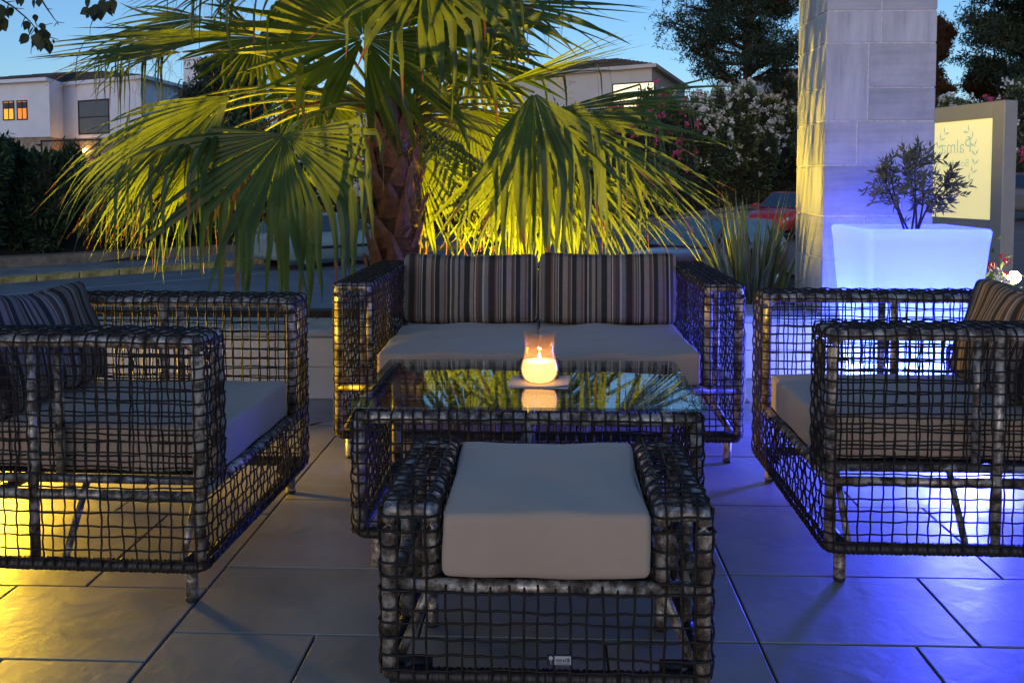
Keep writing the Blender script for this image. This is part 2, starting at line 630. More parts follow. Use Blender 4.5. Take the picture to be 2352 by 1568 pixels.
def glassmat(name, tint=(0.9, 0.95, 0.94), ior=1.5, rough=0.0, dark=None):
    """pane glass: light passes straight through, the surface mirrors by its Fresnel term"""
    m, N, L, b = nmat(name)
    out = N["Material Output"]
    lw = N.new("ShaderNodeLayerWeight")
    lw.inputs["Blend"].default_value = 0.5
    pw = N.new("ShaderNodeMath")
    pw.operation = 'POWER'
    pw.inputs[1].default_value = 4.0
    L.new(lw.outputs["Facing"], pw.inputs[0])
    fr = N.new("ShaderNodeMath")
    fr.operation = 'MULTIPLY_ADD'
    f0 = ((ior - 1) / (ior + 1)) ** 2
    fr.inputs[1].default_value = 1 - f0
    fr.inputs[2].default_value = f0
    L.new(pw.outputs[0], fr.inputs[0])
    tr = N.new("ShaderNodeBsdfTransparent")
    tr.inputs[0].default_value = (*tint, 1)
    gl = N.new("ShaderNodeBsdfGlossy")
    gl.inputs["Roughness"].default_value = rough
    ms = N.new("ShaderNodeMixShader")
    L.new(fr.outputs[0], ms.inputs[0])
    L.new(tr.outputs[0], ms.inputs[1])
    L.new(gl.outputs[0], ms.inputs[2])
    L.new(ms.outputs[0], out.inputs[0])
    return m

table_glass = glassmat("table_glass", (0.80, 0.88, 0.86), 1.75)
vessel_glass = glassmat("vessel_glass", (0.95, 0.88, 0.80), 1.45)
N, L = vessel_glass.node_tree.nodes, vessel_glass.node_tree.links      # sooty, slightly cloudy amber film
tl_ = N.new("ShaderNodeBsdfTranslucent")
tl_.inputs[0].default_value = (1.0, .62, .32, 1)
m2_ = N.new("ShaderNodeMixShader")
m2_.inputs[0].default_value = .055
src_ = N["Material Output"].inputs[0].links[0].from_socket
L.new(src_, m2_.inputs[1])
L.new(tl_.outputs[0], m2_.inputs[2])
L.new(m2_.outputs[0], N["Material Output"].inputs[0])
car_glass = simple("car_glass", (0.02, 0.035, 0.045), rough=0.06, var=0.1, spec=1.0)
car_glass.node_tree.nodes["Principled BSDF"].inputs["Coat Weight"].default_value = 1.0

# ------------------------------------------------------------------ ground, road, pavement, bank
KP = np.array([-12.3, 21.5])
KD = np.array([0.636, 0.772])
KN = np.array([-0.772, 0.636])


def slope(x):
    return 0.065 * math.log1p(math.exp(min(30, (x - 2) * 1.2))) / 1.2


def kerb_s(x, y):
    return float((np.array([x, y]) - KP) @ KN)


def ground_z(x, y):
    s = kerb_s(x, y)
    z = -1.3 + slope(x)
    if s < 0:
        return z
    if s < 2.2:
        return z + 0.13
    zz = z + 0.35 + max(0, min(s - 2.4, 5)) * 0.35
    return zz


def along(u, s):
    p = KP + KD * u + KN * s
    return float(p[0]), float(p[1])


def strip(name, s0, s1, dz0, dz1, mat, u0=-60, u1=160, step=2.0, kind="structure", thick=None):
    """a band that follows the street between two distances from its kerb"""
    mb = MB()
    us = np.arange(u0, u1 + step, step)
    V = []
    for u in us:
        for (s, dz) in ((s0, dz0), (s1, dz1)):
            x, y = along(u, s)
            V.append((x, y, -1.3 + slope(x) + dz))
    n = len(us)
    Q = [(2 * i, 2 * i + 2, 2 * i + 3, 2 * i + 1) for i in range(n - 1)]
    mb.add(V, Q)
    if thick:
        V2 = [(v[0], v[1], v[2] - thick) for v in V]
        k = mb.n
        mb.add(V2, [])
        mb.q.append(np.array([(2 * i, k + 2 * i, k + 2 * i + 2, 2 * i + 2) for i in range(n - 1)]))
        mb.qm.append(np.zeros(n - 1))
        mb.q.append(np.array([(2 * i + 1, 2 * i + 3, k + 2 * i + 3, k + 2 * i + 1) for i in range(n - 1)]))
        mb.qm.append(np.zeros(n - 1))
    return tag(mb.build(name, mat, smooth=False), kind=kind)

# earth sheet to the horizon, a little below everything else
mb = MB()
gx = np.concatenate([np.linspace(-400, -60, 8), np.linspace(-50, 70, 49), np.linspace(90, 400, 8)])
gy = np.concatenate([np.linspace(-60, 4, 5), np.linspace(7, 120, 60), np.linspace(150, 700, 8)])
V = []
for x in gx:
    for y in gy:
        s = kerb_s(x, y)
        z = -1.3 + slope(min(x, 45)) - 0.06
        if s > 2.6:
            z += 0.3 + min(s - 2.4, 6) * 0.42
        V.append((x, y, z))
ny = len(gy)
Q = [(i * ny + j, (i + 1) * ny + j, (i + 1) * ny + j + 1, i * ny + j + 1) for i in range(len(gx) - 1) for j in range(ny - 1)]
mb.add(V, Q)
tag(mb.build("ground", earth), kind="structure")

strip("road", -9.5, 0.0, 0.0, 0.0, asphalt, u1=62)
mb = MB()
xs_, ys_ = np.linspace(5.5, 45, 30), np.linspace(8.5, 46.5, 12)
V = [(x, y, -1.3 + slope(x) + 0.005) for x in xs_ for y in ys_]
mb.add(V, [(i * 12 + j, (i + 1) * 12 + j, (i + 1) * 12 + j + 1, i * 12 + j + 1) for i in range(29) for j in range(11)])
tag(mb.build("side_road", simple("side_road_surface", (0.27, 0.17, 0.13), rough=.8, scale=.8, var=.2, bmp=.2, bscale=40), smooth=False), kind="structure")
strip("pavement", 0.22, 2.25, 0.135, 0.145, pave_mat, thick=0.13, u1=50)
# pavement slabs: raised joints read as lines, built as slab pieces
pv = bpy.data.objects["pavement"]
mb = MB()
for i in range(90):
    for j in range(2):
        u = -14 + i * 0.8
        x, y = along(u, 0.25 + j * 1.0 + 0.5)
        M_ = Matrix.Translation((x, y, -1.3 + slope(x) + 0.15)) @ Matrix.Rotation(math.atan2(KD[1], KD[0]), 4, 'Z')
        box(mb, -0.385, 0.385, -0.48, 0.48, -0.02, 0.008 + 0.006 * rnd.random(), M=M_)
sl = mb.build("slabs", pave_mat, pv, smooth=False, kind="stuff")
# kerb stones, each one a piece
kr = empty("kerb", (0, 0, 0))
tag(kr, kind="structure")
kmb = MB()
bbox(kmb, -0.485, 0.485, -0.11, 0.11, -0.16, 0.15, 0.02)
kme = kmb.mesh("kerb_stone", smooth=False)
kme.materials.append(kerb_mat)
for i in range(62):
    u = -12 + i * 1.0
    x, y = along(u, 0.11)
    o = bpy.data.objects.new("kerb_stone", kme)
    COL.objects.link(o)
    o.parent = kr
    o.location = (x, y, -1.3 + slope(x) + rnd.uniform(-.008, .008))
    o.rotation_euler = (0, -0.04 if x > 4 else 0, math.atan2(KD[1], KD[0]) + rnd.uniform(-.01, .01))
# low retaining wall behind the pavement
lw = strip("bank_edging", 2.25, 2.55, 0.42, 0.45, edge_mat, thick=0.45, u1=50)
tag(lw, "low weathered stone edging wall along the back of the far pavement", "wall")
del lw["kind"]

# white road marking near the parked car (a thin line over the asphalt)
strip("road_marking", -2.35, -2.22, 0.004, 0.004, simple("road_paint", (0.4, 0.4, 0.38), rough=0.8, var=0.3, scale=3), u0=-14, u1=40)

# ivy over the foot of the bank
def leaf_cloud(mb, C, D, ln, wd, mi=0, tri=False):
    """many small diamond leaves: centres C, directions D (n,3)"""
    n = len(C)
    D = unit(D)
    S = unit(np.cross(D, unit(npr.randn(n, 3))))
    U = np.cross(D, S)
    ln = np.broadcast_to(ln, (n,))[:, None]
    wd = np.broadcast_to(wd, (n,))[:, None]
    a, b_ = C - D * ln * .5, C + D * ln * .5
    c = C - D * ln * .08 + S * wd * .5 + U * wd * .12
    d = C - D * ln * .08 - S * wd * .5 + U * wd * .12
    V = np.stack([a, c, b_, d], 1).reshape(-1, 3)
    Q = np.arange(n * 4).reshape(-1, 4)
    mb.add(V, Q, mi=mi)

mb = MB()
n = 26000
u = npr.uniform(4, 50, n)
s = npr.uniform(2.3, 9, n)
P = KP + KD * u[:, None] + KN * s[:, None]
z = np.array([ground_z(p[0], p[1]) for p in P]) + npr.uniform(0, .28, n) + 0.05
leaf_cloud(mb, np.column_stack([P, z]), npr.randn(n, 3) + np.array([0, -.6, .6]), .22, .16)
tag(mb.build("ivy_ground_cover", ivy_leaf, smooth=False), "dark ivy covering the foot of the bank behind the pavement", "ivy", kind="stuff")

# ------------------------------------------------------------------ terrace
terrace = empty("terrace_floor", (0, 0, 0))
tag(terrace, kind="structure")
mb = MB()
box(mb, -6, 6, -3, 4.52, -0.3, -0.012)
box(mb, 0.95, 6, 4.52, 5.08, -0.3, -0.012)
mb.build("bedding", grout, terrace, smooth=False)
rows = [-2.7, -2.2, -1.63, -1.06, -.53, 0, .53, 1.06, 1.59, 2.148, 2.525, 3.078, 3.633, 4.2, 4.52]
TG = 0.0026


def tile(x0, x1, y0, y1):
    mb = MB()
    w, d = x1 - x0 - 2 * TG, y1 - y0 - 2 * TG
    bbox(mb, -w / 2, w / 2, -d / 2, d / 2, -0.02, 0.0, 0.0022)
    o = mb.build("tile", floor_mat, terrace, smooth=False)
    o.location = ((x0 + x1) / 2, (y0 + y1) / 2, rnd.uniform(-0.0008, 0.0008))

joints = {8: [-.54, .13, .48, .83, 1.6, 2.3], 9: [-.30, .48, .975, 1.7, 2.5], 10: [-.25, .48, 1.2, 1.95], 11: [.0, .48, 1.0, 1.8], 12: [-.4, .48, .9, 1.5, 2.2], 13: [-.1, .48, 1.3, 2.0]}
for i in range(len(rows) - 1):
    y0, y1 = rows[i], rows[i + 1]
    xs = [-.88] + joints.get(i, sorted([-.88 + .6 + rnd.uniform(-.1, .1), .48, 1.0, 1.7, 2.4]))
    x = xs[-1]
    while x < 5.3:
        x += rnd.choice([.55, .7, .8])
        xs.append(min(x, 6))
    xs = [q for q in xs if q <= 6]
    for a, b_ in zip(xs[:-1], xs[1:]):
        tile(a, b_, y0, y1)
    # left of the long joint the courses run differently
for i in range(len(rows) - 1):
    y0, y1 = rows[i] - .14 if i else rows[i], rows[i + 1] - .14 if i < len(rows) - 2 else rows[i + 1]
    xs = [-.88, -1.38 if i % 2 else -1.2]
    while xs[-1] > -5.3:
        xs.append(xs[-1] - rnd.choice([.5, .65, .8]))
    for a, b_ in zip(xs[1:], xs[:-1]):
        tile(a, b_, y0, y1)
for k_ in range(8):
    tile(.95 + k_ * .62, .95 + (k_ + 1) * .62, 4.52, 5.08)

# low rendered wall with coping slabs; steps back at the right
def lowwall(name, x0, x1, y0, y1, label):
    r_ = empty(name, (0, 0, 0), label=label, cat="wall")
    mb = MB()
    box(mb, x0, x1, y0 + .012, y1, -1.3, 0.30)
    mb.build("core", render_wall, r_, smooth=False)
    # facing slabs
    x = x0
    hgt = [0.0, 0.155, 0.30]
    while x < x1 - .01:
        nx = min(x1, x + .6)
        for a, b_ in zip(hgt[:-1], hgt[1:]):
            mb = MB()
            bbox(mb, x + .002, nx - .002, y0, y0 + .02, a + .002, b_ - .002, .003)
            mb.build("facing_slab", render_wall, r_, smooth=False)
        mb = MB()
        bbox(mb, x + .002, nx - .002, y0 - .015, y1 + .01, .302, .34, .006)
        mb.build("coping_slab", coping_mat, r_, smooth=False)
        x = nx
    return r_

lowwall("low_wall", -4.8, 0.93, 4.52, 4.89, "low cream rendered wall behind the sofa with grey coping slabs")
lowwall("low_wall", 0.95, 5.8, 5.08, 5.53, "low rendered wall under the stone pillar, lit blue by the planter")

# planting bed behind the wall
mb = MB()
V, Q = [], []
xs, ys = np.linspace(-6, 6, 40), np.linspace(4.88, 7.2, 10)
for x in xs:
    for y in ys:
        V.append((x, y if not (x > .94 and y < 5.52) else 5.52, 0.0 + .03 * math.sin(x * 5 + y * 3)))
Q = [(i * 10 + j, (i + 1) * 10 + j, (i + 1) * 10 + j + 1, i * 10 + j + 1) for i in range(39) for j in range(9)]
mb.add(V, Q)
box(mb, -6, 6, 7.2, 7.35, -1.4, 0.06)
tag(mb.build("planting_bed", soil, smooth=False), kind="structure")

# ------------------------------------------------------------------ wicker furniture
SP = 0.030


def pipe(mb, pts, r=0.0145, cr=0.035, k=10):
    tube(mb, rounded(pts, cr, 5), r, k=k)


def wicker_seat(name, Wd, D, aw, ah, zs, z0, label, cat, group=None, back=True, legs_in=0.055, sp=SP, leg_r=0.0155, zc=None):
    """box-armed woven seat; local front at y = 0, back at y = D"""
    root = empty(name, label=label, cat=cat, group=group)
    h = Wd / 2
    rs = 0.0024
    # strands over the arms, side to side
    arm = MB()
    for sgn in (-1, 1):
        xo, xi = sgn * h, sgn * (h - aw)
        for j, y in enumerate(np.arange(sp * .8, D - sp * .3, sp)):
            strand(arm, [(xo, y, z0), (xo, y, ah), (xi, y, ah), (xi, y, zs)], (0, 1, 0), sp, 1 if j % 2 else -1, r=rs, out=-sgn)
        for j, x in enumerate(np.arange(h - aw + sp * .7, h - sp * .3, sp)):
            x *= sgn
            strand(arm, [(x, 0, z0), (x, 0, ah), (x, D, ah), (x, D, z0)], (1, 0, 0), sp, 1 if j % 2 else -1, r=rs, out=-1)
    arm.build("arm_weave", wicker, root, kind="stuff")
    # strands round the body, level
    ring = MB()
    for j, z in enumerate(np.arange(z0 + sp * .6, ah - sp * .4, sp)):
        sg = 1 if j % 2 else -1
        if z < zs - 0.012:
            strand(ring, [(0, D, z), (-h, D, z), (-h, 0, z), (h, 0, z), (h, D, z), (0, D, z)], (0, 0, 1), sp, sg, r=rs, out=1)
        elif back:
            strand(ring, [(-h + aw, D - .05, z), (-h + aw, 0, z), (-h, 0, z), (-h, D, z), (h, D, z), (h, 0, z), (h - aw, 0, z), (h - aw, D - .05, z)], (0, 0, 1), sp, sg, r=rs, out=-1)
        else:
            for sgn in (-1, 1):
                strand(ring, [(sgn * (h - aw), D * .5, z), (sgn * (h - aw), 0, z), (sgn * h, 0, z), (sgn * h, D, z), (sgn * (h - aw), D, z), (sgn * (h - aw), D * .5, z)],
                       (0, 0, 1), sp, sg, r=rs, out=-1 * -sgn)
    ring.build("level_weave", wicker, root, kind="stuff")
    # upright strands of the front skirt and of the back
    sk = MB()
    xs = np.arange(-(h - aw) + sp * .4, (h - aw), sp)
    for j, x in enumerate(xs):
        strand(sk, [(x, 0.035, zs + .004), (x, 0.0, zs), (x, 0, z0)], (1, 0, 0), sp, 1 if j % 2 else -1, r=rs, out=1, cr=.012)
        if back:
            strand(sk, [(x, D - .03, ah - .02), (x, D - .03, ah), (x, D, ah), (x, D, z0)], (1, 0, 0), sp, 1 if j % 2 else -1, r=rs, out=-1, cr=.012)
        else:
            strand(sk, [(x, D - .035, zs + .004), (x, D, zs), (x, D, z0)], (1, 0, 0), sp, 1 if j % 2 else -1, r=rs, out=-1, cr=.012)
    sk.build("skirt_weave", wicker, root, kind="stuff")
    # pipes
    g = 0.019
    fr = MB()
    for sgn in (-1, 1):
        xo, xi = sgn * (h - g), sgn * (h - aw + g)
        for x in (xo, xi):
            pipe(fr, [(x, g, z0 if x == xo else zs), (x, g, ah - g), (x, D - g, ah - g), (x, D - g, z0)], r=.0145)
        for y in (g, D - g):
            pipe(fr, [(xo, y, ah - g - .02), (xo, y, ah - g), (xi, y, ah - g), (xi, y, ah - g - .02)], r=.0140, cr=.02)
        pipe(fr, [(xo, D * .5, z0), (xo, D * .5, ah - g)], r=.0125)
        if D > .8:
            pipe(fr, [(xi, D * .5, zs), (xi, D * .5, ah - g)], r=.0120)
        pipe(fr, [(xo - sgn * .004, g, zs - .01), (xo - sgn * .004, D - g, zs - .01)], r=.0125)
        pipe(fr, [(xi, g, zs - .01), (xi, D - g, zs - .01)], r=.0125)
    for y in (g, D - g):
        pipe(fr, [(-h + g, y, zs - .006), (h - g, y, zs - .006)], r=.0145)
    if back:
        pipe(fr, [(-h + g, D - g, ah - g), (h - g, D - g, ah - g)], r=.0145)
    fr.build("frame", pipe_mat, root)
    # bound bottom rail: a pipe closely wrapped with strand
    bt = MB()
    pts, t = resample(rounded([(0, g, z0), (h - g, g, z0), (h - g, D - g, z0), (-h + g, D - g, z0), (-h + g, g, z0), (0, g, z0)], .03), .004)
    tube(bt, pts, .0165 + .0018 * np.sin(t * 2 * math.pi / .012) + .0006 * npr.randn(len(t)), k=8)
    bt.build("bottom_binding", wicker_dark, root)
    # seat deck seen below the cushions
    dk = MB()
    for x in np.linspace(-(h - aw) + .03, h - aw - .03, max(4, int((Wd - 2 * aw) / .075))):
        box(dk, x - .026, x + .026, g, D - g, zs - .004, zs + .001)
    dk.build("seat_webbing", wicker_dark, root, smooth=False)
    # braces from the inner seat rail down to the outer bottom rail
    for sgn in (-1, 1):
        for y in ((.07, D * .42, D - .09) if D > .7 else (.07, D - .07)):
            bm = MB()
            pipe(bm, [(sgn * (h - aw + .02), y, zs - .015), (sgn * (h - .03), y, z0 + .008)], r=.0095, k=8)
            bm.build("brace", pipe_mat, root)
    # legs
    for sgn in (-1, 1):
        for y in (legs_in, D - legs_in):
            lm = MB()
            x = sgn * (h - .05)
            tube(lm, [(x, y, .008), (x, y, .03), (x, y, z0 + .01)], [leg_r * .98, leg_r, leg_r], k=14)
            lg = lm.build("leg", pipe_mat, root)
            cm = MB()
            tube(cm, [(x, y, 0.0), (x, y, .004), (x, y, .012)], [leg_r * .8, leg_r * 1.03, leg_r * 1.03], k=14)
            cm.build("foot_cap", black_rubber, lg)
            bm = MB()
            pipe(bm, [(sgn * (h - aw + .02), y, z0 + .004), (sgn * (h - .02), y, z0 + .004)], r=.015)
            bm.build("leg_bearer", wicker_dark, root)
    return root


def cushion(root, w, d, hgt, cx, cy, z, seed=0, name="seat_cushion", mat=None, r=.014, crown=.012, piping=True):
    mb = MB()
    V, Q = softbox(w, d, hgt, r=r, bulge=.004, crown=crown, seed=seed, wr=.0030)
    mb.add(V, Q)
    o = mb.build(name, mat or cloth, root)
    o.location = (cx, cy, z)
    if piping:
        pm = MB()
        a, b_ = w / 2 - .003, d / 2 - .003
        ring = rounded([(0, -b_, hgt - .014), (a, -b_, hgt - .014), (a, b_, hgt - .014), (-a, b_, hgt - .014), (-a, -b_, hgt - .014), (0, -b_, hgt - .014)], .03)
        tube(pm, ring, .0032, k=6, caps=False)
        pm.build("seam", mat or cloth, o)
        pm = MB()
        ring2 = ring.copy()
        ring2[:, 2] = .012
        tube(pm, ring2, .0030, k=6, caps=False)
        pm.build("seam", mat or cloth, o)
    return o


def back_pillow(root, w, hgt, th, cx, y, z, lean=14, seed=3, rz=0):
    mb = MB()
    V, Q = softbox(w, hgt, th, r=.028, bulge=.006, crown=.03, seed=seed, wr=.005, n=18)
    V = V[:, [0, 1, 2]] - np.array([0, 0, th / 2])
    V = np.column_stack([V[:, 0], -V[:, 2], V[:, 1] + hgt / 2])   # stand it up: front is -y
    V[:, 2] += -.012 * (1 - (V[:, 0] / (w / 2)) ** 2) * (V[:, 2] / hgt)   # top edge sags in the middle
    mb.add(V, Q[:, ::-1] if False else Q)
    o = mb.build("back_cushion", striped, root)
    o.location = (cx, y, z)
    o.rotation_euler = (math.radians(-lean), 0, rz)
    for sgn in (-1, 1):
        pm = MB()
        a, b_ = w / 2 - .004, hgt
        yy = sgn * (th / 2 - .012)
        ring = rounded([(0, yy, .004), (a, yy, .004), (a, yy, b_ - .004), (0, yy, b_ - .015), (-a, yy, b_ - .004), (-a, yy, .004), (0, yy, .004)], .03)
        tube(pm, ring, .0038, k=6, caps=False)
        pm.build("piping", striped, o)
    return o

# --- sofa
SX, SY = -0.045, 3.50
sofa = wicker_seat("sofa", 1.52, 0.98, 0.150, 0.675, 0.285, 0.100,
                   "two-seat dark woven sofa with plain seat and striped back cushions, behind the glass table", "sofa")
sofa.location = (SX, SY, 0)
cushion(sofa, .603, .80, .115, -.304, .44, .29, seed=1)
cushion(sofa, .603, .80, .115, .304, .44, .29, seed=2)
back_pillow(sofa, .600, .305, .13, -.306, .79, .412, lean=13, seed=4)
back_pillow(sofa, .605, .312, .13, .306, .79, .412, lean=12, seed=9, rz=math.radians(-2))

# --- armchairs
chair = wicker_seat("armchair", 0.93, 0.88, 0.165, 0.675, 0.285, 0.100,
                    "left woven armchair, facing right, with yellow light on the floor below it", "armchair", "woven armchairs facing each other across the table")
cushion(chair, .59, .72, .115, 0, .385, .292, seed=5)
back_pillow(chair, .585, .315, .13, 0, .665, .412, lean=15, seed=6)
chair.location = (-.825, 2.725, 0)
chair.rotation_euler = (0, 0, math.radians(88.4))
chair2 = link_copy(chair)
chair2["label"] = "right woven armchair, facing left, in front of the glowing blue planter"
chair2.location = (.712, 2.915, 0)
chair2.rotation_euler = (0, 0, math.radians(-90.4))

# --- footstool
stool = wicker_seat("footstool", 0.638, 0.49, 0.116, 0.44, 0.282, 0.098,
                    "small woven footstool with a grey cushion between low arms, in front of the table", "footstool", back=False, legs_in=.06)
stool.location = (-.006, 1.772, 0)
cushion(stool, .392, .49, .125, 0, .24, .302, seed=12, crown=.008)
# maker's plate, hung upside down on the skirt
pl = MB()
bbox(pl, -.024, .024, -.004, 0, -.011, .011, .002)
plate = pl.build("name_plate", black_rubber, stool, smooth=False)
plate.location = (.027, -.007, .148)
pm = MB()
bbox(pm, -.0095, .0215, -.0052, -.004, -.0085, .0085, .0008)
silver_plate = simple("silver_plate", (0.5, 0.52, 0.55), rough=0.4, metal=0.3, var=0.1)
pm.build("silver_field", silver_plate, plate, smooth=False)
pm = MB()
for (a, b_) in ((-.0075, -.0065), (-.0055, -.0045), (-.0035, -.002), (-.001, 0), (.001, .002), (.0032, .0045), (.0062, .0078), (.0090, .0100), (.0112, .0125), (.0137, .015), (.016, .0185)):
    box(pm, a, b_, -.0058, -.0052, -.0030, .0030 if rnd.random() < .6 else .0048)
box(pm, -.007, .019, -.0058, -.0052, -.0066, -.0052)
pm.build("lettering", black_rubber, plate, smooth=False)
pm = MB()
lathe(pm, [(0, .0012), (.003, .0008), (.0042, 0)], 10)
pm.v[0] = np.column_stack([pm.v[0][:, 0] - .0165, -.0045 - pm.v[0][:, 2], pm.v[0][:, 1] + .004])
box(pm, -.0171, -.0159, -.0052, -.004, -.0075, .002)
pm.build("palm_emblem", silver_plate, plate, smooth=False)

# --- coffee table
def coffee_table():
    root = empty("coffee_table", label="square woven coffee table with a clear glass top in the middle of the seats", cat="coffee table")
    Wd, D, z0, zt = .94, .66, .100, .434
    h = Wd / 2
    sp = SP
    a = MB()
    for j, z in enumerate(np.arange(z0 + sp * .5, zt - sp * .2, sp)):
        strand(a, [(0, D, z), (-h, D, z), (-h, 0, z), (h, 0, z), (h, D, z), (0, D, z)], (0, 0, 1), sp, 1 if j % 2 else -1, out=1)
    a.build("level_weave", wicker, root, kind="stuff")
    a = MB()
    for j, x in enumerate(np.arange(-h + sp * .6, h, sp)):
        s_ = 1 if j % 2 else -1
        strand(a, [(x, .04, zt), (x, 0, zt), (x, 0, z0)], (1, 0, 0), sp, s_, out=1, cr=.014)
        strand(a, [(x, D - .04, zt), (x, D, zt), (x, D, z0)], (1, 0, 0), sp, s_, out=-1, cr=.014)
    for j, y in enumerate(np.arange(sp * .6, D, sp)):
        s_ = 1 if j % 2 else -1
        for sg in (-1, 1):
            strand(a, [(sg * (h - .04), y, zt), (sg * h, y, zt), (sg * h, y, z0)], (0, 1, 0), sp, s_, out=sg, cr=.014)
    a.build("upright_weave", wicker, root, kind="stuff")
    g = .02
    fr = MB()
    ring = [(0, g), (h - g, g), (h - g, D - g), (-h + g, D - g), (-h + g, g), (0, g)]
    pipe(fr, [(x, y, zt - .018) for x, y in ring], r=.0165, cr=.03)
    for x in (-h + g, h - g):
        for y in (g, D - g):
            pipe(fr, [(x, y, z0), (x, y, zt - .02)], r=.015)
    for y in (g, D - g):
        pipe(fr, [(0, y, z0), (0, y, zt - .02)], r=.014)
    for x in (-h * .33, h * .33):
        pipe(fr, [(x, g, zt - .03), (x, D - g, zt - .03)], r=.012)
    fr.build("frame", pipe_mat, root)
    bt = MB()
    pts, t = resample(rounded([(x, y, z0) for x, y in ring], .03), .004)
    tube(bt, pts, .0155 + .0016 * np.sin(t * 2 * math.pi / .012), k=8)
    bt.build("bottom_binding", wicker_dark, root)
    for x in (-h + .06, h - .06):
        for y in (.05, D - .05):
            lm = MB()
            tube(lm, [(x, y, .0), (x, y, .03), (x, y, z0 + .01)], .015, k=14)
            lm.build("leg", pipe_mat, root)
    gm = MB()
    bbox(gm, -h - .006, h + .006, -.006, D + .006, .4445, .4525, .0015)
    gm.build("glass_top", table_glass, root, smooth=False)
    for x in (-h + .03, h - .03):
        for y in (.03, D - .03):
            gm = MB()
            lathe(gm, [(0, .4345), (.009, .4345), (.009, .4443), (0, .4443)], 10, c=(x, y, 0))
            gm.build("glass_pad", black_rubber, root)
    return root

table = coffee_table()
table.location = (-.060, 2.505, 0)

# --- things on the glass
TZ = .4527
p = at(1240, 868, 2.83)
bx_, by_ = p.x, 2.83
bk = empty("menu_booklet", (bx_, by_ - .015, TZ), math.radians(-4), "white folded card lying on the glass under the candle", "booklet")
paper = simple("paper", (0.62, 0.60, 0.58), rough=0.7, var=0.04)
mb = MB()
bbox(mb, -.088, .088, -.075, .075, 0, .0022, .0006)
mb.build("lower_leaf", paper, bk, smooth=False)
mb = MB()
gxs = np.linspace(-.088, .088, 14)
V = [(x, y, .0026 + (.0065 if x > 0 else .0) * max(0, (x / .088)) ** 2 * (1 if y < 0 else .6) + dz) for dz in (0, .0012) for x in gxs for y in (-.075, 0, .075)]
Q = []
for lay in (0, 42):
    for i in range(13):
        for j in range(2):
            Q.append((lay + i * 3 + j, lay + (i + 1) * 3 + j, lay + (i + 1) * 3 + j + 1, lay + i * 3 + j + 1))
mb.add(V, Q)
mb.build("upper_leaf", paper, bk, smooth=False)

CZ = TZ + .0052
ash = empty("ash_tin", (bx_ - .002, by_ + .042, CZ), 0, "round black tin standing on the card behind the candle glass", "tin")
mb = MB()
lathe(mb, [(0, 0), (.058, 0), (.060, .002), (.060, .050), (.057, .0525), (.054, .050), (.054, .012), (0, .012)], 36)
mb.build("tin_body", simple("black_lacquer", (0.012, 0.012, 0.013), rough=0.18, var=0.1), ash)

cg = empty("candle_glass", (bx_ - .001, by_ - .038, CZ), 0, "lit candle in a clear waisted glass on the white card", "candle")
prof = [(0.0, .001), (.028, 0), (.038, .006), (.046, .022), (.0485, .040), (.0455, .058), (.040, .074), (.0372, .092), (.0372, .112), (.0385, .130), (.0425, .146)]
prof = [(r_ * 1.16, z_) for r_, z_ in prof]
inner = [(max(0, r_ - .0022), z_ + (.002 if i < 2 else 0)) for i, (r_, z_) in enumerate(prof)][::-1]
mb = MB()
lathe(mb, prof + [(.0500, .1472), (.0485, .1475)] + inner, 40)
mb.build("glass_vessel", vessel_glass, cg)
wax = MB()
lathe(wax, [(0, .004), (.030, .004), (.041, .010), (.050, .024), (.0532, .040), (.0502, .056), (.0475, .064), (.040, .061), (0, .0595)], 32)
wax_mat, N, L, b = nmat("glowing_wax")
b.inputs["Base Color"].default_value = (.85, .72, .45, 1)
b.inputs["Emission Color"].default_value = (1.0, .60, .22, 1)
b.inputs["Emission Strength"].default_value = 1.9  # flame light seen through the wax, put in as emission
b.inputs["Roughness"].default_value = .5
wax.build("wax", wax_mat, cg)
fl = MB()
lathe(fl, [(0, .0595), (.0012, .060), (.0012, .068)], 6)
fl.build("wick", black_rubber, cg)
fl = MB()
lathe(fl, [(0, .066), (.0035, .070), (.0045, .075), (.003, .082), (0, .092)], 10)
fl.build("flame", emissive("flame", (1, .55, .16), 25), cg)
ld = bpy.data.lights.new("candle_light", 'POINT')
ld.energy = 2.0
ld.color = (1, .55, .2)
ld.shadow_soft_size = .006
lo = bpy.data.objects.new("candle_light", ld)
COL.objects.link(lo)
lo.parent = cg
lo.location = (0, 0, .078)

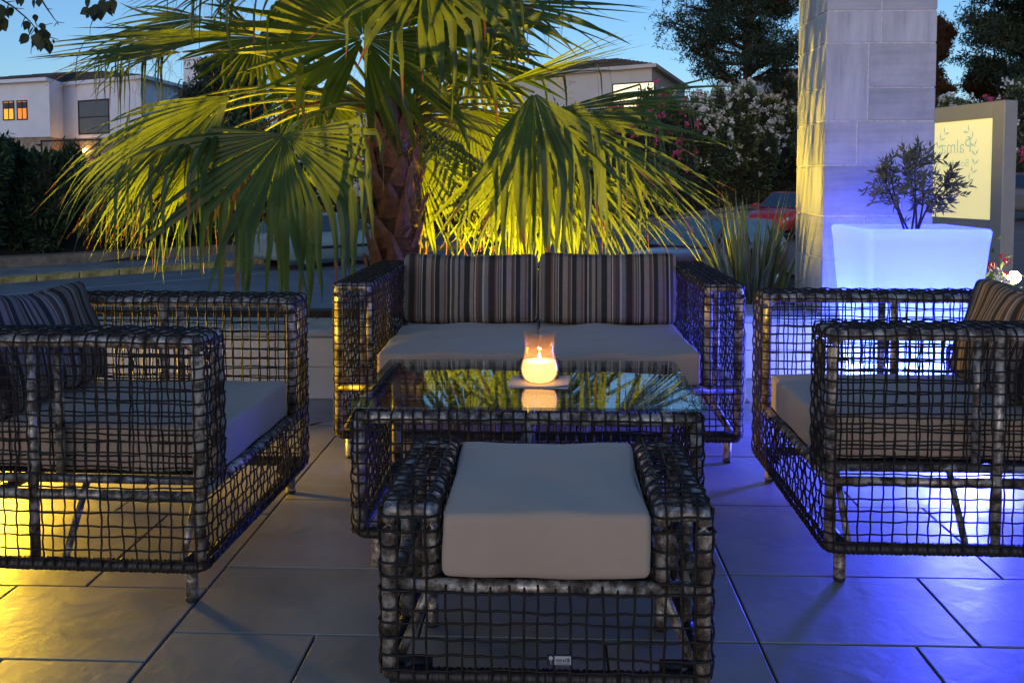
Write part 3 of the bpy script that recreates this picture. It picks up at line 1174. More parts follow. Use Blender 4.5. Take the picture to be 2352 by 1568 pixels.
# ------------------------------------------------------------------ glowing planters
def planter(name, loc, rz, glow, lightcol, power, label, top=.57, bot=.42, hgt=.83, em=1.0, foot=20, footcol=None):
    root = empty(name, loc, rz, label, "planter")
    m, N, L, b = nmat("glowing_plastic")
    out = N["Material Output"]
    b.inputs["Base Color"].default_value = (.75, .76, .8, 1)
    b.inputs["Roughness"].default_value = .35
    b.inputs["Emission Color"].default_value = (*glow, 1)
    b.inputs["Emission Strength"].default_value = em
    tl = N.new("ShaderNodeBsdfTranslucent")
    tl.inputs[0].default_value = (.8, .85, .95, 1)
    ms = N.new("ShaderNodeMixShader")
    ms.inputs[0].default_value = .6
    L.new(b.outputs[0], ms.inputs[1])
    L.new(tl.outputs[0], ms.inputs[2])
    L.new(ms.outputs[0], out.inputs[0])
    # rounded square shell, lofted
    def ring(hw, z, rc=.035):
        pts = []
        for (sx_, sy_), a0 in (((1, 1), 0), ((-1, 1), 90), ((-1, -1), 180), ((1, -1), 270)):
            for a in np.linspace(a0, a0 + 90, 7):
                pts.append((sx_ * (hw - rc) + rc * math.cos(math.radians(a)), sy_ * (hw - rc) + rc * math.sin(math.radians(a)), z))
        return pts
    rings = []
    for f in np.linspace(0, 1, 14):
        z = hgt * f
        hw = (bot + (top - bot) * (f ** .9)) / 2
        rings.append(ring(hw - (.01 * (1 - f * 12) if f < .08 else 0), z))
    rings.append(ring(top / 2 + .001, hgt - .012))
    rings[-2], rings[-1] = rings[-1], ring(top / 2 - .006, hgt)
    for dz, dw in ((0, .03), (-.012, .036), (-.09, .05)):
        rings.append(ring(top / 2 - dw, hgt + dz, .025))
    V = np.array(rings).reshape(-1, 3)
    k = 28
    Q = [(i * k + j, i * k + (j + 1) % k, (i + 1) * k + (j + 1) % k, (i + 1) * k + j) for i in range(len(rings) - 1) for j in range(k)]
    mb = MB()
    mb.add(V, Q)
    mb.build("shell", m, root)
    mb = MB()
    g = np.array(ring(top / 2 - .048, hgt - .08, .02))
    mb.add(np.vstack([g, [[0, 0, hgt - .055]]]), None, [(j, (j + 1) % k, k) for j in range(k)])
    mb.build("soil_surface", soil, root)
    for (lx, ly, lz) in ((-.07, -.12, .07), (.08, -.12, .07), (-.12, .03, .07)):
        ld = bpy.data.lights.new("planter_lamp", 'POINT')
        ld.energy = power
        ld.color = lightcol
        ld.shadow_soft_size = .05
        o = bpy.data.objects.new("planter_lamp", ld)
        COL.objects.link(o)
        o.parent = root
        o.location = (lx, ly, lz)
    # bright foot where the LED ring sits
    fm_ = MB()
    fm_.add(np.array([ring(bot / 2 - .004, .004), ring(bot / 2 + .004, .15)]).reshape(-1, 3), [(j, (j + 1) % k, k + (j + 1) % k, k + j) for j in range(k)])
    fm_.build("led_foot", emissive("led_foot", footcol or glow, foot), root)
    return root, m

PL, _ = planter("glowing_planter", (1.715, 4.66, 0), 0, (.0085, .0088, 1.0), (.16, .42, 1.0), 5,
                "tall square planter glowing blue-white, holding an olive bush beside the pillar", em=8.0, foot=30, footcol=(.30, .42, 1.0))
for i in range(9):
    mb = MB()
    V, Q = softbox(.035, .028, .02, r=.009, bulge=0, n=3, seed=i)
    mb.add(V, Q)
    o = mb.build("pebble", simple("pebble", (.6, .58, .6), rough=.6) if i == 0 else MATS["pebble"])
    o.parent = PL
    o.location = (.02 + .16 * rnd.random(), -.17 + .10 * rnd.random(), .763)
    o.rotation_euler = (0, 0, rnd.random() * 6)

# ------------------------------------------------------------------ olive bush in the planter
olive = empty("olive_bush", (1.72, 4.60, .765), 0, "small grey-green olive bush growing in the glowing planter", "olive bush")
rs = random.Random(21)
wood, tips = MB(), []


def grow(p, d, ln, r, depth, bend=.35):
    n = 6
    pts = [np.array(p, float)]
    d = np.array(d, float)
    for i in range(n):
        d = d + np.array([rs.uniform(-1, 1), rs.uniform(-1, 1), rs.uniform(-.4, .9)]) * bend * .4
        d /= np.linalg.norm(d)
        pts.append(pts[-1] + d * ln / n)
    tube(wood, pts, np.linspace(r, r * .55, n + 1), k=5)
    if depth <= 1:
        for a, b_ in zip(pts[:-1], pts[1:]):
            tips.append((a, b_ - a))
    if depth > 0:
        for _ in range(3 if depth > 1 else 2):
            q = pts[rs.randint(2, n)]
            nd = d + np.array([rs.uniform(-1, 1), rs.uniform(-1, 1), rs.uniform(-.3, .6)]) * .95
            grow(q, nd / np.linalg.norm(nd), ln * rs.uniform(.55, .85), r * .6, depth - 1, bend)

STEMS = []
for (ex, ey, ez) in ((-.13, 0, .27), (.02, .05, .36), (.13, -.02, .27), (-.05, -.08, .30), (.08, .1, .28), (-.09, .07, .33)):
    e = np.array([ex, ey, ez])
    b0 = np.array([rs.uniform(-.02, .02), rs.uniform(-.02, .02), -.02])
    mid_ = (b0 + e) / 2 + np.array([rs.uniform(-.03, .03), rs.uniform(-.03, .03), 0])
    P_ = resample(rounded([b0, mid_, e], .1, 6), .02)[0]
    tube(wood, P_, np.linspace(.0065, .0028, len(P_)), k=6)
    STEMS.append(P_)
fo = MB()
C, D_ = [], []
for i in range(125):
    while True:
        u_ = np.array([rs.uniform(-1, 1), rs.uniform(-1, 1), rs.uniform(-1, 1)])
        if .35 < np.linalg.norm(u_) < 1:
            break
    e = np.array([0, 0, .265]) + u_ * np.array([.255, .20, .185])
    e[2] += .05 * rs.random() if abs(e[0]) < .1 else 0
    st_ = min(STEMS, key=lambda q: np.linalg.norm(q[-1] - e))
    cand = st_[[int(len(st_) * f_) for f_ in (.35, .5, .65, .8, .95)]]
    cand = [q for q in cand if q[2] < e[2] + .03] or [st_[int(len(st_) * .4)]]
    b0 = min(cand, key=lambda q: np.linalg.norm(q - e))
    m_ = (b0 + e) / 2 + np.array([0, 0, rs.uniform(-.03, .04)])
    P_ = resample(rounded([b0, m_, e], .1, 5), .013)[0]
    tube(wood, P_, np.linspace(.0022, .0009, len(P_)), k=4, caps=False)
    T_ = unit(np.gradient(P_, axis=0))
    for k_ in range(max(1, int(len(P_) * .3)), len(P_)):
        a_ = np.cross(T_[k_], npr.randn(3))
        a_ = unit(a_)
        for sg_ in (-1, 1):
            if rs.random() < .22:
                continue
            dd = unit(T_[k_] * .9 + a_ * sg_ * .8 + npr.randn(3) * .18 + np.array([0, 0, .18]))
            C.append(P_[k_] + dd * .021)
            D_.append(dd)
wood.build("stems", twig_mat, olive)
print("olive leaves", len(C))
C, D_ = np.array(C), np.array(D_)
leaf_cloud(fo, C, D_, npr.uniform(.036, .054, len(C)), npr.uniform(.0095, .0135, len(C)))
fo.build("foliage", olive_leaf, olive, kind="stuff", smooth=False)

# ------------------------------------------------------------------ stone pillar
pillar = empty("stone_pillar", (0, 0, 0), 0, "square pillar clad in grey stone blocks, standing on the low wall by the planter", "pillar")
px0, px1, py0, py1 = 1.435, 2.008, 5.09, 5.66
TB = 3.4
mb = MB()
box(mb, px0 + .0085, px1 - .0085, py0 + .0085, py1 - .0085, -1.2, TB)
mb.build("core", mortar, pillar, smooth=False)
zs_c = [.342, .637, .863, 1.129, 1.36, 1.764, 1.93, 2.25, 2.6, 3.0, TB]
fsplit = [.62, .38, .7, .3, .39, .5, .5, .35, .6, .45]


def block(x0, x1, y0, y1, z0, z1, mat):
    mb = MB()
    j = .0032
    bbox(mb, x0 + j, x1 - j, y0 + j, y1 - j, z0 + j, z1 - j, .004)
    cx, cy_, cz = (x0 + x1) / 2, (y0 + y1) / 2, (z0 + z1) / 2
    mb.v[0] = mb.v[0] - np.array([cx, cy_, cz])
    o = mb.build("stone_block", mat, pillar, smooth=False)
    o.location = (cx, cy_, cz)

TH = .032
for i in range(len(zs_c) - 1):
    a, b_ = zs_c[i], zs_c[i + 1]
    xs_ = px0 + (px1 - px0) * fsplit[i]
    pr = rnd.uniform(-.0015, .0025)
    mv = stone_v if i in (0, 4, 5, 7, 9) else stone_h
    m2 = stone_h if i in (4, 8) else mv
    block(px0, xs_, py0 + pr, py0 + TH, a, b_, mv)
    if i == 4:
        block(xs_, px1, py0 + .001, py0 + TH, a, 1.534, stone_h)
        block(xs_, px1, py0 - .001, py0 + TH, 1.534, b_, stone_h)
    else:
        block(xs_, px1, py0 - pr, py0 + TH, a, b_, m2)
    block(px0, px1, py1 - TH, py1, a, b_, mv)
    for (xa, xb) in ((px0, px0 + TH), (px1 - TH, px1)):
        zl = [a, b_] if i != 4 else [a, 1.54, b_]
        for c_, d_ in zip(zl[:-1], zl[1:]):
            if i in (0, 1, 3, 6):
                ym = py0 + (py1 - py0) * (.45 if i % 2 else .6)
                block(xa, xb, py0 + TH, ym, c_, d_, stone_v if i != 1 else stone_h)
                block(xa, xb, ym, py1 - TH, c_, d_, stone_v)
            else:
                block(xa, xb, py0 + TH, py1 - TH, c_, d_, stone_v)

# ------------------------------------------------------------------ palm
palm = empty("fan_palm", (-.94, 5.82, 0), 0, "fan palm with drooping yellow-lit fronds behind the sofa", "palm tree")
PC = np.array([-.94, 5.82, 0.0])
tr = MB()
hs = np.linspace(-.02, 1.48, 26)
lean = lambda z: np.array([.015 * math.sin(z * 2), .0, 0])
a = np.arange(22) * 2 * math.pi / 22
V = []
for z in hs:
    f = z / 1.45
    rad = .165 - .04 * f + (.03 * max(0, .15 - f) / .15) - (.05 * max(0, f - .93) / .07)
    rr = rad * (1 + .05 * npr.randn(22))
    V.append(np.column_stack([rr * np.cos(a), rr * np.sin(a), np.full(22, z)]) + lean(z))
V = np.concatenate(V)
Q = [(i * 22 + j, i * 22 + (j + 1) % 22, (i + 1) * 22 + (j + 1) % 22, (i + 1) * 22 + j) for i in range(25) for j in range(22)]
tr.add(V, Q)
tr.build("trunk", trunk_mat, palm)
# old leaf bases, each a piece
bmb = MB()
bw, bh = .075, .24
V = []
for f in np.linspace(0, 1, 6):
    w_ = bw * (1 - f) ** .75 + .006
    for s_ in (-1, -.5, 0, .5, 1):
        V.append((s_ * w_, -.022 * (1 - s_ * s_) - .035 * f, f * bh))
Q = [(i * 5 + j, i * 5 + j + 1, (i + 1) * 5 + j + 1, (i + 1) * 5 + j) for i in range(5) for j in range(4)]
bmb.add(V, Q)
boot = bmb.mesh("leaf_base")
boot.materials.append(boot_mat)
ang = 0
for i in range(60):
    z = .02 + i * 0.0232
    ang += 2.39996
    o = bpy.data.objects.new("leaf_base", boot)
    COL.objects.link(o)
    o.parent = palm
    rad = .150 - .04 * z / 1.45
    o.location = (rad * math.cos(ang), rad * math.sin(ang), z)
    o.rotation_euler = (rnd.uniform(-.02, .12), rnd.uniform(-.25, .25), ang + math.pi / 2)
    o.scale = (rnd.uniform(.75, 1.15), 1, rnd.uniform(.7, 1.15))
# ragged fibres on the trunk
fm = MB()
for _ in range(620):
    z, t_ = rnd.uniform(.1, 1.45), rnd.uniform(0, 6.28)
    rad = .155 - .03 * z
    p0 = np.array([rad * math.cos(t_), rad * math.sin(t_), z])
    d = np.array([math.cos(t_), math.sin(t_), rnd.uniform(-.9, .9)]) * rnd.uniform(.02, .06)
    tube(fm, [p0, p0 + d * .5 + npr.randn(3) * .008, p0 + d + npr.randn(3) * .014], .0011, k=3, caps=False)
fm.build("trunk_fibre", fibre_mat, palm, kind="stuff")

CROWN = PC + np.array([.02, 0, 1.44])
fib = MB()


def frond(hub, tip, up=(0, 0, 1), L_=1.05, n=42, spread=150, droop=.5, mat=palm_green, breaks=.25, split=.42, seed=0, threads=5, cup=.12, arch=.22, skip=.0, brk=(.5, .78)):
    """one fan leaf: petiole from the crown to the hub, then pleated segments in a fan"""
    rs = np.random.RandomState(seed + 100)
    hub, tip = np.array(hub, float), np.array(tip, float)
    mid = unit(tip - hub)
    up = np.array(up, float)
    nrm = unit(up - mid * (up @ mid))
    side = np.cross(mid, nrm)
    mb = MB()
    sp_ = math.radians(spread)
    dth = 2 * sp_ / n
    SEG = 13
    s = np.linspace(0.02, 1, SEG)
    for i in range(n):
        th = -sp_ + (i + .5) * dth + rs.randn() * .022
        d = mid * math.cos(th) + side * math.sin(th)
        if rs.rand() < skip:
            continue
        Li = L_ * (.72 + .28 * max(0, math.cos(th * .62))) * rs.uniform(.88, 1.05)
        s0 = split * rs.uniform(.85, 1.12)
        d = unit(d + nrm * (cup * (1 if abs(th) < 2 else .4)))
        wd = unit(np.cross(nrm, d))
        wd = unit(wd + nrm * rs.randn() * .10)
        cur = d.copy()
        p = hub.copy()
        br = rs.uniform(*brk) if rs.rand() < breaks else 9
        pts, curs = [], []
        prev = 0
        dr = droop * rs.uniform(.45, 1.6)
        curl = wd * rs.randn() * .035
        for sv in s:
            ds = (sv - prev) * Li
            prev = sv
            k_ = dr * max(0, sv - .22) * 2.4 * (ds / .08) * .16
            cur = cur + np.array([0, 0, -1.0]) * k_ + curl * (sv > .35)
            if sv > br:
                cur = cur * .35 + np.array([rs.randn() * .08, rs.randn() * .08, -1.0]) * .9
                br_done = True
            cur = unit(cur)
            p = p + cur * ds
            pts.append(p.copy())
            curs.append(cur.copy())
        P, T = np.array(pts), np.array(curs)
        w0 = s0 * Li * dth * .56
        w_ = np.where(s < s0, s * Li * dth * .56, w0 * np.clip(1 - ((s - s0) / (1 - s0)), 0, 1) ** .74)
        w_ = np.minimum(w_, .046)
        w_[-1] = .0008
        WD = unit(wd[None] - T * (T @ wd)[:, None])
        tw = rs.randn() * .35 * np.clip(s - s0, 0, 1)
        NN = np.cross(T, WD)
        WD = WD * np.cos(tw)[:, None] + NN * np.sin(tw)[:, None]
        NN = np.cross(T, WD)
        fold = .42
        A = P + WD * w_[:, None] - NN * (w_ * fold)[:, None]
        B = P - WD * w_[:, None] - NN * (w_ * fold)[:, None]
        V = np.stack([A, P, B], 1).reshape(-1, 3)
        ii = np.arange(SEG - 1)[:, None] * 3
        Q = np.concatenate([ii + np.array([0, 1, 4, 3]), ii + np.array([1, 2, 5, 4])])
        if rs.rand() < .45 and mat is palm_green:
            cut = SEG - 1 - rs.randint(1, 3)
            Qi = Q[(Q[:, 0] // 3) < cut]
            Qt = Q[(Q[:, 0] // 3) >= cut]
            n0 = mb.n
            mb.add(V - PC, Qi)
            mb.q.append(Qt + n0)
            mb.qm.append(np.ones(len(Qt)))
        else:
            mb.add(V - PC, Q)
        if rs.rand() < threads / n * 2.2:
            q0 = P[int(SEG * .45)] - PC
            m_ = 10
            c = np.cumsum(rs.randn(m_, 3) * .02 + np.array([0, 0, -.018]) + T[5] * .006, axis=0)
            tube(fib, q0 + c, .0010, k=3, caps=False)
    fr_ = mb.build("frond", [mat, palm_dead], palm, smooth=False)
    # petiole
    c0 = CROWN + unit((hub - CROWN) * np.array([1, 1, .2])) * .07
    ctrl = (c0 + hub) / 2 + np.array([0, 0, arch * np.linalg.norm(hub - c0)])
    tt = np.linspace(0, 1, 14)[:, None]
    P = (1 - tt) ** 2 * c0 + 2 * tt * (1 - tt) * ctrl + tt ** 2 * hub
    pm = MB()
    tube(pm, P - PC, np.linspace(.024, .011, 14), k=8, flat=.55)
    T = unit(np.gradient(P, axis=0))
    S = unit(np.cross(T, np.array([0, 0, 1.0])))
    for i in range(46):
        f = i / 46 * .8
        q = np.array([np.interp(f, tt[:, 0], P[:, k]) for k in range(3)])
        j = int(f * 13)
        for sg in (-1, 1):
            e = q + S[j] * sg * (.022 - .011 * f)
            pm.add(np.array([e - T[j] * .006, e + T[j] * .006, e + S[j] * sg * .011 + T[j] * .007]) - PC, None, [(0, 1, 2)], mi=0)
    pm.build("petiole", palm_petiole if mat is not palm_dead else palm_dead, fr_)
    return fr_


def F(hx, hy, hY, tx, ty, tY, **k):
    frond(at(hx, hy, hY), at(tx, ty, tY), **k)

# fronds in front
F(835, 88, 5.10, 880, -260, 4.6, up=(.1, -.9, .1), L_=1.12, spread=172, n=50, droop=.06, breaks=.15, split=.5, seed=1, cup=-.05)
F(548, 76, 5.45, 190, 150, 5.1, up=(0, -.35, 1), L_=1.08, spread=42, n=22, droop=.07, breaks=.25, seed=2, split=.5)
F(528, 220, 5.30, 250, 410, 4.95, up=(-.45, -.6, .65), L_=1.22, spread=58, n=34, droop=.48, breaks=.35, seed=3, split=.52)
F(653, 308, 4.85, 640, 600, 4.60, up=(0, -.85, .5), L_=.98, spread=98, n=40, droop=.40, breaks=.85, seed=4, split=.56, brk=(.46, .62))
F(1125, 3, 5.40, 1420, 90, 5.1, up=(0, -.6, .8), L_=.92, spread=62, n=26, droop=.10, breaks=.10, seed=6, split=.45)
F(1247, 262, 5.40, 1590, 320, 5.1, up=(.2, -.6, .8), L_=1.14, spread=46, n=30, droop=.20, breaks=.35, seed=7, split=.52)
F(1225, 212, 5.00, 1290, 520, 4.75, up=(.1, -.85, .5), L_=.96, spread=46, n=17, droop=.35, breaks=.9, seed=8, split=.5, brk=(.30, .60))
F(975, -60, 4.95, 1060, 80, 4.7, up=(0, -.6, .8), L_=.85, spread=75, n=20, droop=.45, breaks=.55, seed=9)
F(690, -75, 5.3, 420, -20, 5.0, up=(0, -.4, .9), L_=1.0, spread=60, n=26, droop=.25, breaks=.25, seed=10)
F(640, -20, 5.7, 400, -30, 5.5, up=(0, -.4, .9), L_=.95, spread=60, n=28, droop=.35, breaks=.3, seed=39)
F(1080, -60, 5.8, 1330, 30, 5.6, up=(0, -.6, .8), L_=.9, spread=70, n=28, droop=.2, breaks=.2, seed=40)
# fronds behind
F(950, 345, 6.05, 1050, 500, 6.0, up=(.2, -.8, .5), L_=.84, spread=42, n=26, droop=.28, breaks=.25, seed=11, split=.5)
F(593, 86, 6.2, 610, 260, 6.1, up=(0, -.9, .4), L_=.60, spread=150, n=36, droop=.2, breaks=.2, seed=12)
F(1150, 195, 6.1, 1460, 140, 6.0, up=(0, -.3, .9), L_=.95, spread=40, n=20, droop=.05, breaks=.1, seed=13)
F(1080, 130, 6.4, 1150, 330, 6.4, up=(0, -.8, .5), L_=.75, spread=120, n=34, droop=.45, breaks=.5, seed=14)
F(1180, 400, 6.1, 1150, 560, 6.1, up=(.1, -.8, .5), L_=.66, spread=48, n=22, droop=.45, breaks=.4, seed=15)
F(1330, 400, 5.9, 1440, 520, 5.8, up=(.2, -.6, .7), L_=.78, spread=48, n=22, droop=.45, breaks=.3, seed=16)
F(1290, 430, 6.2, 1250, 600, 6.2, up=(.1, -.8, .5), L_=.62, spread=60, n=24, droop=.5, breaks=.4, seed=37)
F(1400, 330, 5.5, 1590, 500, 5.4, up=(.3, -.6, .7), L_=.80, spread=38, n=20, droop=.35, breaks=.35, seed=34)
F(480, 250, 6.0, 330, 560, 5.9, up=(-.2, -.8, .5), L_=1.1, spread=46, n=28, droop=.6, breaks=.5, seed=51)
F(380, 250, 5.9, 200, 500, 5.8, up=(-.4, -.7, .5), L_=.95, spread=40, n=24, droop=.6, breaks=.5, seed=52)
F(1080, 250, 6.1, 1110, 450, 6.1, up=(.1, -.8, .5), L_=.75, spread=80, n=32, droop=.6, breaks=.5, seed=54)
F(1240, 300, 6.0, 1330, 520, 6.0, up=(.1, -.8, .5), L_=.95, spread=60, n=32, droop=.6, breaks=.5, seed=55)
F(470, 40, 6.0, 300, 120, 5.9, up=(0, -.5, .8), L_=.9, spread=60, n=28, droop=.3, breaks=.4, seed=56)
F(880, -30, 6.0, 700, -60, 5.9, up=(0, -.5, .8), L_=.95, spread=110, n=40, droop=.3, breaks=.3, seed=57)
F(960, 60, 6.1, 1200, 60, 6.0, up=(0, -.6, .7), L_=.95, spread=80, n=34, droop=.3, breaks=.3, seed=58)
F(470, 330, 5.9, 330, 500, 5.8, up=(-.3, -.6, .7), L_=.95, spread=48, n=28, droop=.45, breaks=.3, seed=17)
F(400, 300, 5.7, 250, 480, 5.6, up=(-.4, -.6, .7), L_=.90, spread=44, n=26, droop=.45, breaks=.3, seed=31)
F(610, 300, 6.2, 560, 450, 6.2, up=(-.1, -.8, .5), L_=.80, spread=70, n=30, droop=.55, breaks=.4, seed=18)
F(735, 205, 6.3, 700, 330, 6.4, up=(0, -.9, .4), L_=.62, spread=120, n=34, droop=.4, breaks=.3, seed=19)
F(770, 60, 6.5, 740, -150, 6.8, up=(0, -.7, .2), L_=.8, spread=110, n=32, droop=.15, breaks=.2, seed=20)
F(1000, 30, 6.4, 1120, -120, 6.7, up=(0, -.7, .2), L_=.8, spread=110, n=32, droop=.15, breaks=.2, seed=21)
F(1200, 330, 5.4, 1130, 540, 5.3, up=(-.1, -.8, .5), L_=.78, spread=42, n=18, droop=.6, breaks=.5, seed=23)
F(420, 120, 5.8, 240, 150, 5.6, up=(0, -.3, .9), L_=.80, spread=44, n=20, droop=.5, breaks=.5, seed=24)
F(555, 330, 5.35, 560, 500, 5.3, up=(-.3, -.9, .2), L_=.75, spread=20, n=8, droop=.5, mat=palm_dead, breaks=.3, seed=25, arch=.35)
for _ in range(130):
    t_ = rnd.uniform(0, 6.28)
    q = CROWN - PC + np.array([math.cos(t_), math.sin(t_), 0]) * rnd.uniform(.05, .55) + np.array([0, 0, rnd.uniform(-.1, .35)])
    c = np.cumsum(npr.randn(12, 3) * .018 + np.array([0, 0, -.02]), axis=0)
    tube(fib, q + c, .0012, k=3, caps=False)
fib.build("loose_threads", fibre_mat, palm, kind="stuff")

# uplighter at the foot of the palm, behind the trunk
def spot_fixture(name, loc, label, col, power, aim, soft=.03, size=150, disc=None):
    r_ = empty(name, loc, 0, label, "floodlight")
    mb = MB()
    lathe(mb, [(0, -.03), (.05, -.03), (.062, .02), (.06, .05), (.054, .05), (.05, .03), (0, .03)], 20)
    o = mb.build("housing", dark_frame, r_)
    o.rotation_euler = Vector(aim).to_track_quat('Z', 'Y').to_euler()
    dm = MB()
    lathe(dm, [(0, .058), (.03, .056), (.05, .0515), (.0555, .0505)], 40)
    d = dm.build("lens", disc, r_)
    d.rotation_euler = o.rotation_euler
    sm = MB()
    tube(sm, [(0, 0, -.02), (0, 0, -.45)], .008, k=6)
    sm.build("stake", dark_frame, r_)
    ld = bpy.data.lights.new("lamp", 'SPOT')
    ld.energy = power
    ld.color = col
    ld.spot_size = math.radians(size)
    ld.spot_blend = .4
    ld.shadow_soft_size = soft
    lo = bpy.data.objects.new("lamp", ld)
    COL.objects.link(lo)
    lo.parent = r_
    a_ = Vector(aim).normalized()
    lo.location = a_ * .06
    lo.rotation_euler = a_.to_track_quat('-Z', 'Y').to_euler()
    return r_

def flood(name, loc, target, col, power, size, label):
    """floor-standing LED floodlight on a short stand"""
    v = Vector(target) - Vector(loc)
    v.normalize()
    r_ = empty(name, loc, 0, label, "floodlight")
    q = v.to_track_quat('Z', 'Y').to_matrix().to_4x4()
    mb = MB()
    bbox(mb, -.11, .11, -.08, .08, -.045, 0, .008, M=q)
    mb.build("housing", dark_frame, r_, smooth=False)
    mb = MB()
    bbox(mb, -.095, .095, -.065, .065, .0015, .004, .001, M=q)
    mb.build("lens", emissive(name + "_lens", col, 12), r_, smooth=False)
    mb = MB()
    tube(mb, [(0, .05, -.03), (0, .09, -loc[2] + .01)], .012, k=8)
    bbox(mb, -.12, .12, -.02, .2, -loc[2], -loc[2] + .012, .003)
    mb.build("stand", dark_frame, r_, smooth=False)
    ld = bpy.data.lights.new("lamp", 'SPOT')
    ld.energy = power
    ld.color = col
    ld.spot_size = math.radians(size)
    ld.spot_blend = .6
    ld.shadow_soft_size = .14
    lo = bpy.data.objects.new("lamp", ld)
    COL.objects.link(lo)
    lo.parent = r_
    lo.location = v * .02
    lo.rotation_euler = v.to_track_quat('-Z', 'Y').to_euler()
    return r_

flood("blue_floodlight", (1.80, 4.10, .26), (1.05, 2.7, .05), (.05, .06, 1.0), 520, 165, "blue floodlight on the floor in front of the planter, behind the right armchair")
flood("yellow_floodlight", (-2.32, 3.62, .26), (-1.35, 2.75, .0), (1.0, .60, .02), 235, 128, "yellow floodlight on the floor behind the left armchair, outside the left edge")
YEL = (1.0, .70, .03)
spot_fixture("uplighter", (-.38, 6.50, .02), "yellow uplighter in the bed behind the palm, right of its trunk", YEL, 620, (.12, .0, 1), disc=emissive("yellow_lens", YEL, 30), size=150, soft=.02)
spot_fixture("uplighter", (-2.35, 5.65, .02), "yellow uplighter in the bed behind the fronds, left of the trunk", YEL, 260, (-.05, .1, 1), disc=MATS["yellow_lens"], size=95, soft=.02)
fx = at(2326, 637, 6.3)
SPOT_SC = .72
spot_fixture("floodlight", tuple(fx), "small dazzling white floodlight beside the sign post at the right", (1, .85, .6), 45, (-.2, -1, .12), disc=emissive("white_lens", (1, .93, .75), 60), size=150).scale = (SPOT_SC,) * 3

# ------------------------------------------------------------------ flax plant
flax = empty("flax_plant", (1.22, 5.85, 0), 0, "spiky flax plant with cream-edged blades, left of the pillar", "flax plant")
for i in range(95):
    t_ = rnd.uniform(0, 6.28)
    ln = rnd.uniform(.6, 1.08)
    out = rnd.uniform(.02, .36) * (1 if rnd.random() < .8 else 1.5)
    nseg = 10
    base = np.array([math.cos(t_), math.sin(t_), 0]) * rnd.uniform(0, .07)
    d0 = np.array([math.cos(t_) * out, math.sin(t_) * out, 1.0])
    cur = unit(d0)
    S = unit(np.cross(cur, np.array([math.cos(t_ + .6), math.sin(t_ + .6), .1])))
    p = base.copy()
    rows_ = []
    wmx = rnd.uniform(.017, .027)
    bend = rnd.uniform(.0, .05) if rnd.random() < .8 else rnd.uniform(.1, .22)
    for k_ in range(nseg + 1):
        f = k_ / nseg
        w_ = wmx * (.55 + .45 * math.sin(math.pi * min(1, f * 1.2 + .1))) * (1 if f < .6 else max(.02, (1 - f) / .4))
        Nn = np.cross(S, cur)
        for c_ in (-1, -.78, 0, .78, 1):
            rows_.append(p + S * c_ * w_ + Nn * abs(c_) * w_ * .45)
        cur = unit(cur + np.array([math.cos(t_), math.sin(t_), -.6]) * bend * f)
        p = p + cur * ln / nseg
    mb = MB()
    qa, qb = [], []
    for k_ in range(nseg):
        for c_ in range(4):
            f_ = (k_ * 5 + c_, k_ * 5 + c_ + 1, (k_ + 1) * 5 + c_ + 1, (k_ + 1) * 5 + c_)
            (qb if c_ in (0, 3) else qa).append(f_)
    mb.add(rows_, qa, mi=0)
    mb.q.append(np.array(qb))
    mb.qm.append(np.ones(len(qb)))
    mb.build("blade", [phorm_green, phorm_edge], flax)

# ------------------------------------------------------------------ illuminated sign
A = at(2312, 640, 7.7)
sx1, sy1 = A.x, 7.7
dirS = np.array([-.24, .97])
sg = empty("illuminated_sign", (sx1, sy1, 0), math.atan2(dirS[1], dirS[0]), "lit pale yellow sign board in a grey frame, lettering seen from behind", "sign")
SL, ZB, ZT = 1.45, .05, 1.68
mb = MB()
fw = .14
bbox(mb, 0, fw, -.06, .06, -1.2, ZT, .006)
bbox(mb, SL - fw, SL, -.06, .06, -1.2, ZT, .006)
bbox(mb, fw + .001, SL - fw - .001, -.06, .06, ZT - .13, ZT, .006)
bbox(mb, fw + .001, SL - fw - .001, -.055, .055, .46, .70, .004)
bbox(mb, fw + .001, SL - fw - .001, -.055, .055, .05, .42, .004)
mb.build("frame", sign_metal, sg, smooth=False)
panel_m, N, L, b = nmat("lit_panel")
b.inputs["Base Color"].default_value = (.75, .72, .5, 1)
b.inputs["Emission Color"].default_value = (1.0, .86, .34, 1)
b.inputs["Emission Strength"].default_value = .46
b.inputs["Roughness"].default_value = .3
mb = MB()
box(mb, fw, SL - fw, -.038, .038, .735, ZT - .13)
mb.build("lit_panel", panel_m, sg, smooth=False)
mb = MB()
box(mb, fw, SL - fw, -.042, .042, .702, .735)
mb.build("panel_rail", sign_metal, sg, smooth=False)
print_m = emissive("printed_tint", (.42, .50, .36), .46)
# the face towards the terrace is local +y (rotated): words run mirrored
def text_mesh(s, size, parent, loc, mirror):
    cu = bpy.data.curves.new("lettering", 'FONT')
    cu.body = s
    cu.size = size
    cu.extrude = .0005
    cu.align_x = 'CENTER'
    tmp = bpy.data.objects.new("tmp_text", cu)
    COL.objects.link(tmp)
    dg = bpy.context.evaluated_depsgraph_get()
    me = bpy.data.meshes.new_from_object(tmp.evaluated_get(dg))
    bpy.data.objects.remove(tmp)
    n = len(me.vertices)
    co = np.zeros(n * 3, np.float32)
    me.vertices.foreach_get("co", co)
    co = co.reshape(-1, 3)
    co = np.column_stack([co[:, 0] * mirror, np.full(n, 0.0) + co[:, 2], co[:, 1]])
    me.vertices.foreach_set("co", co.astype(np.float32).ravel())
    me.update()
    me.materials.clear()
    me.materials.append(print_m)
    o = bpy.data.objects.new("lettering", me)
    COL.objects.link(o)
    o.parent = parent
    o.location = loc
    return o
FY = .0395
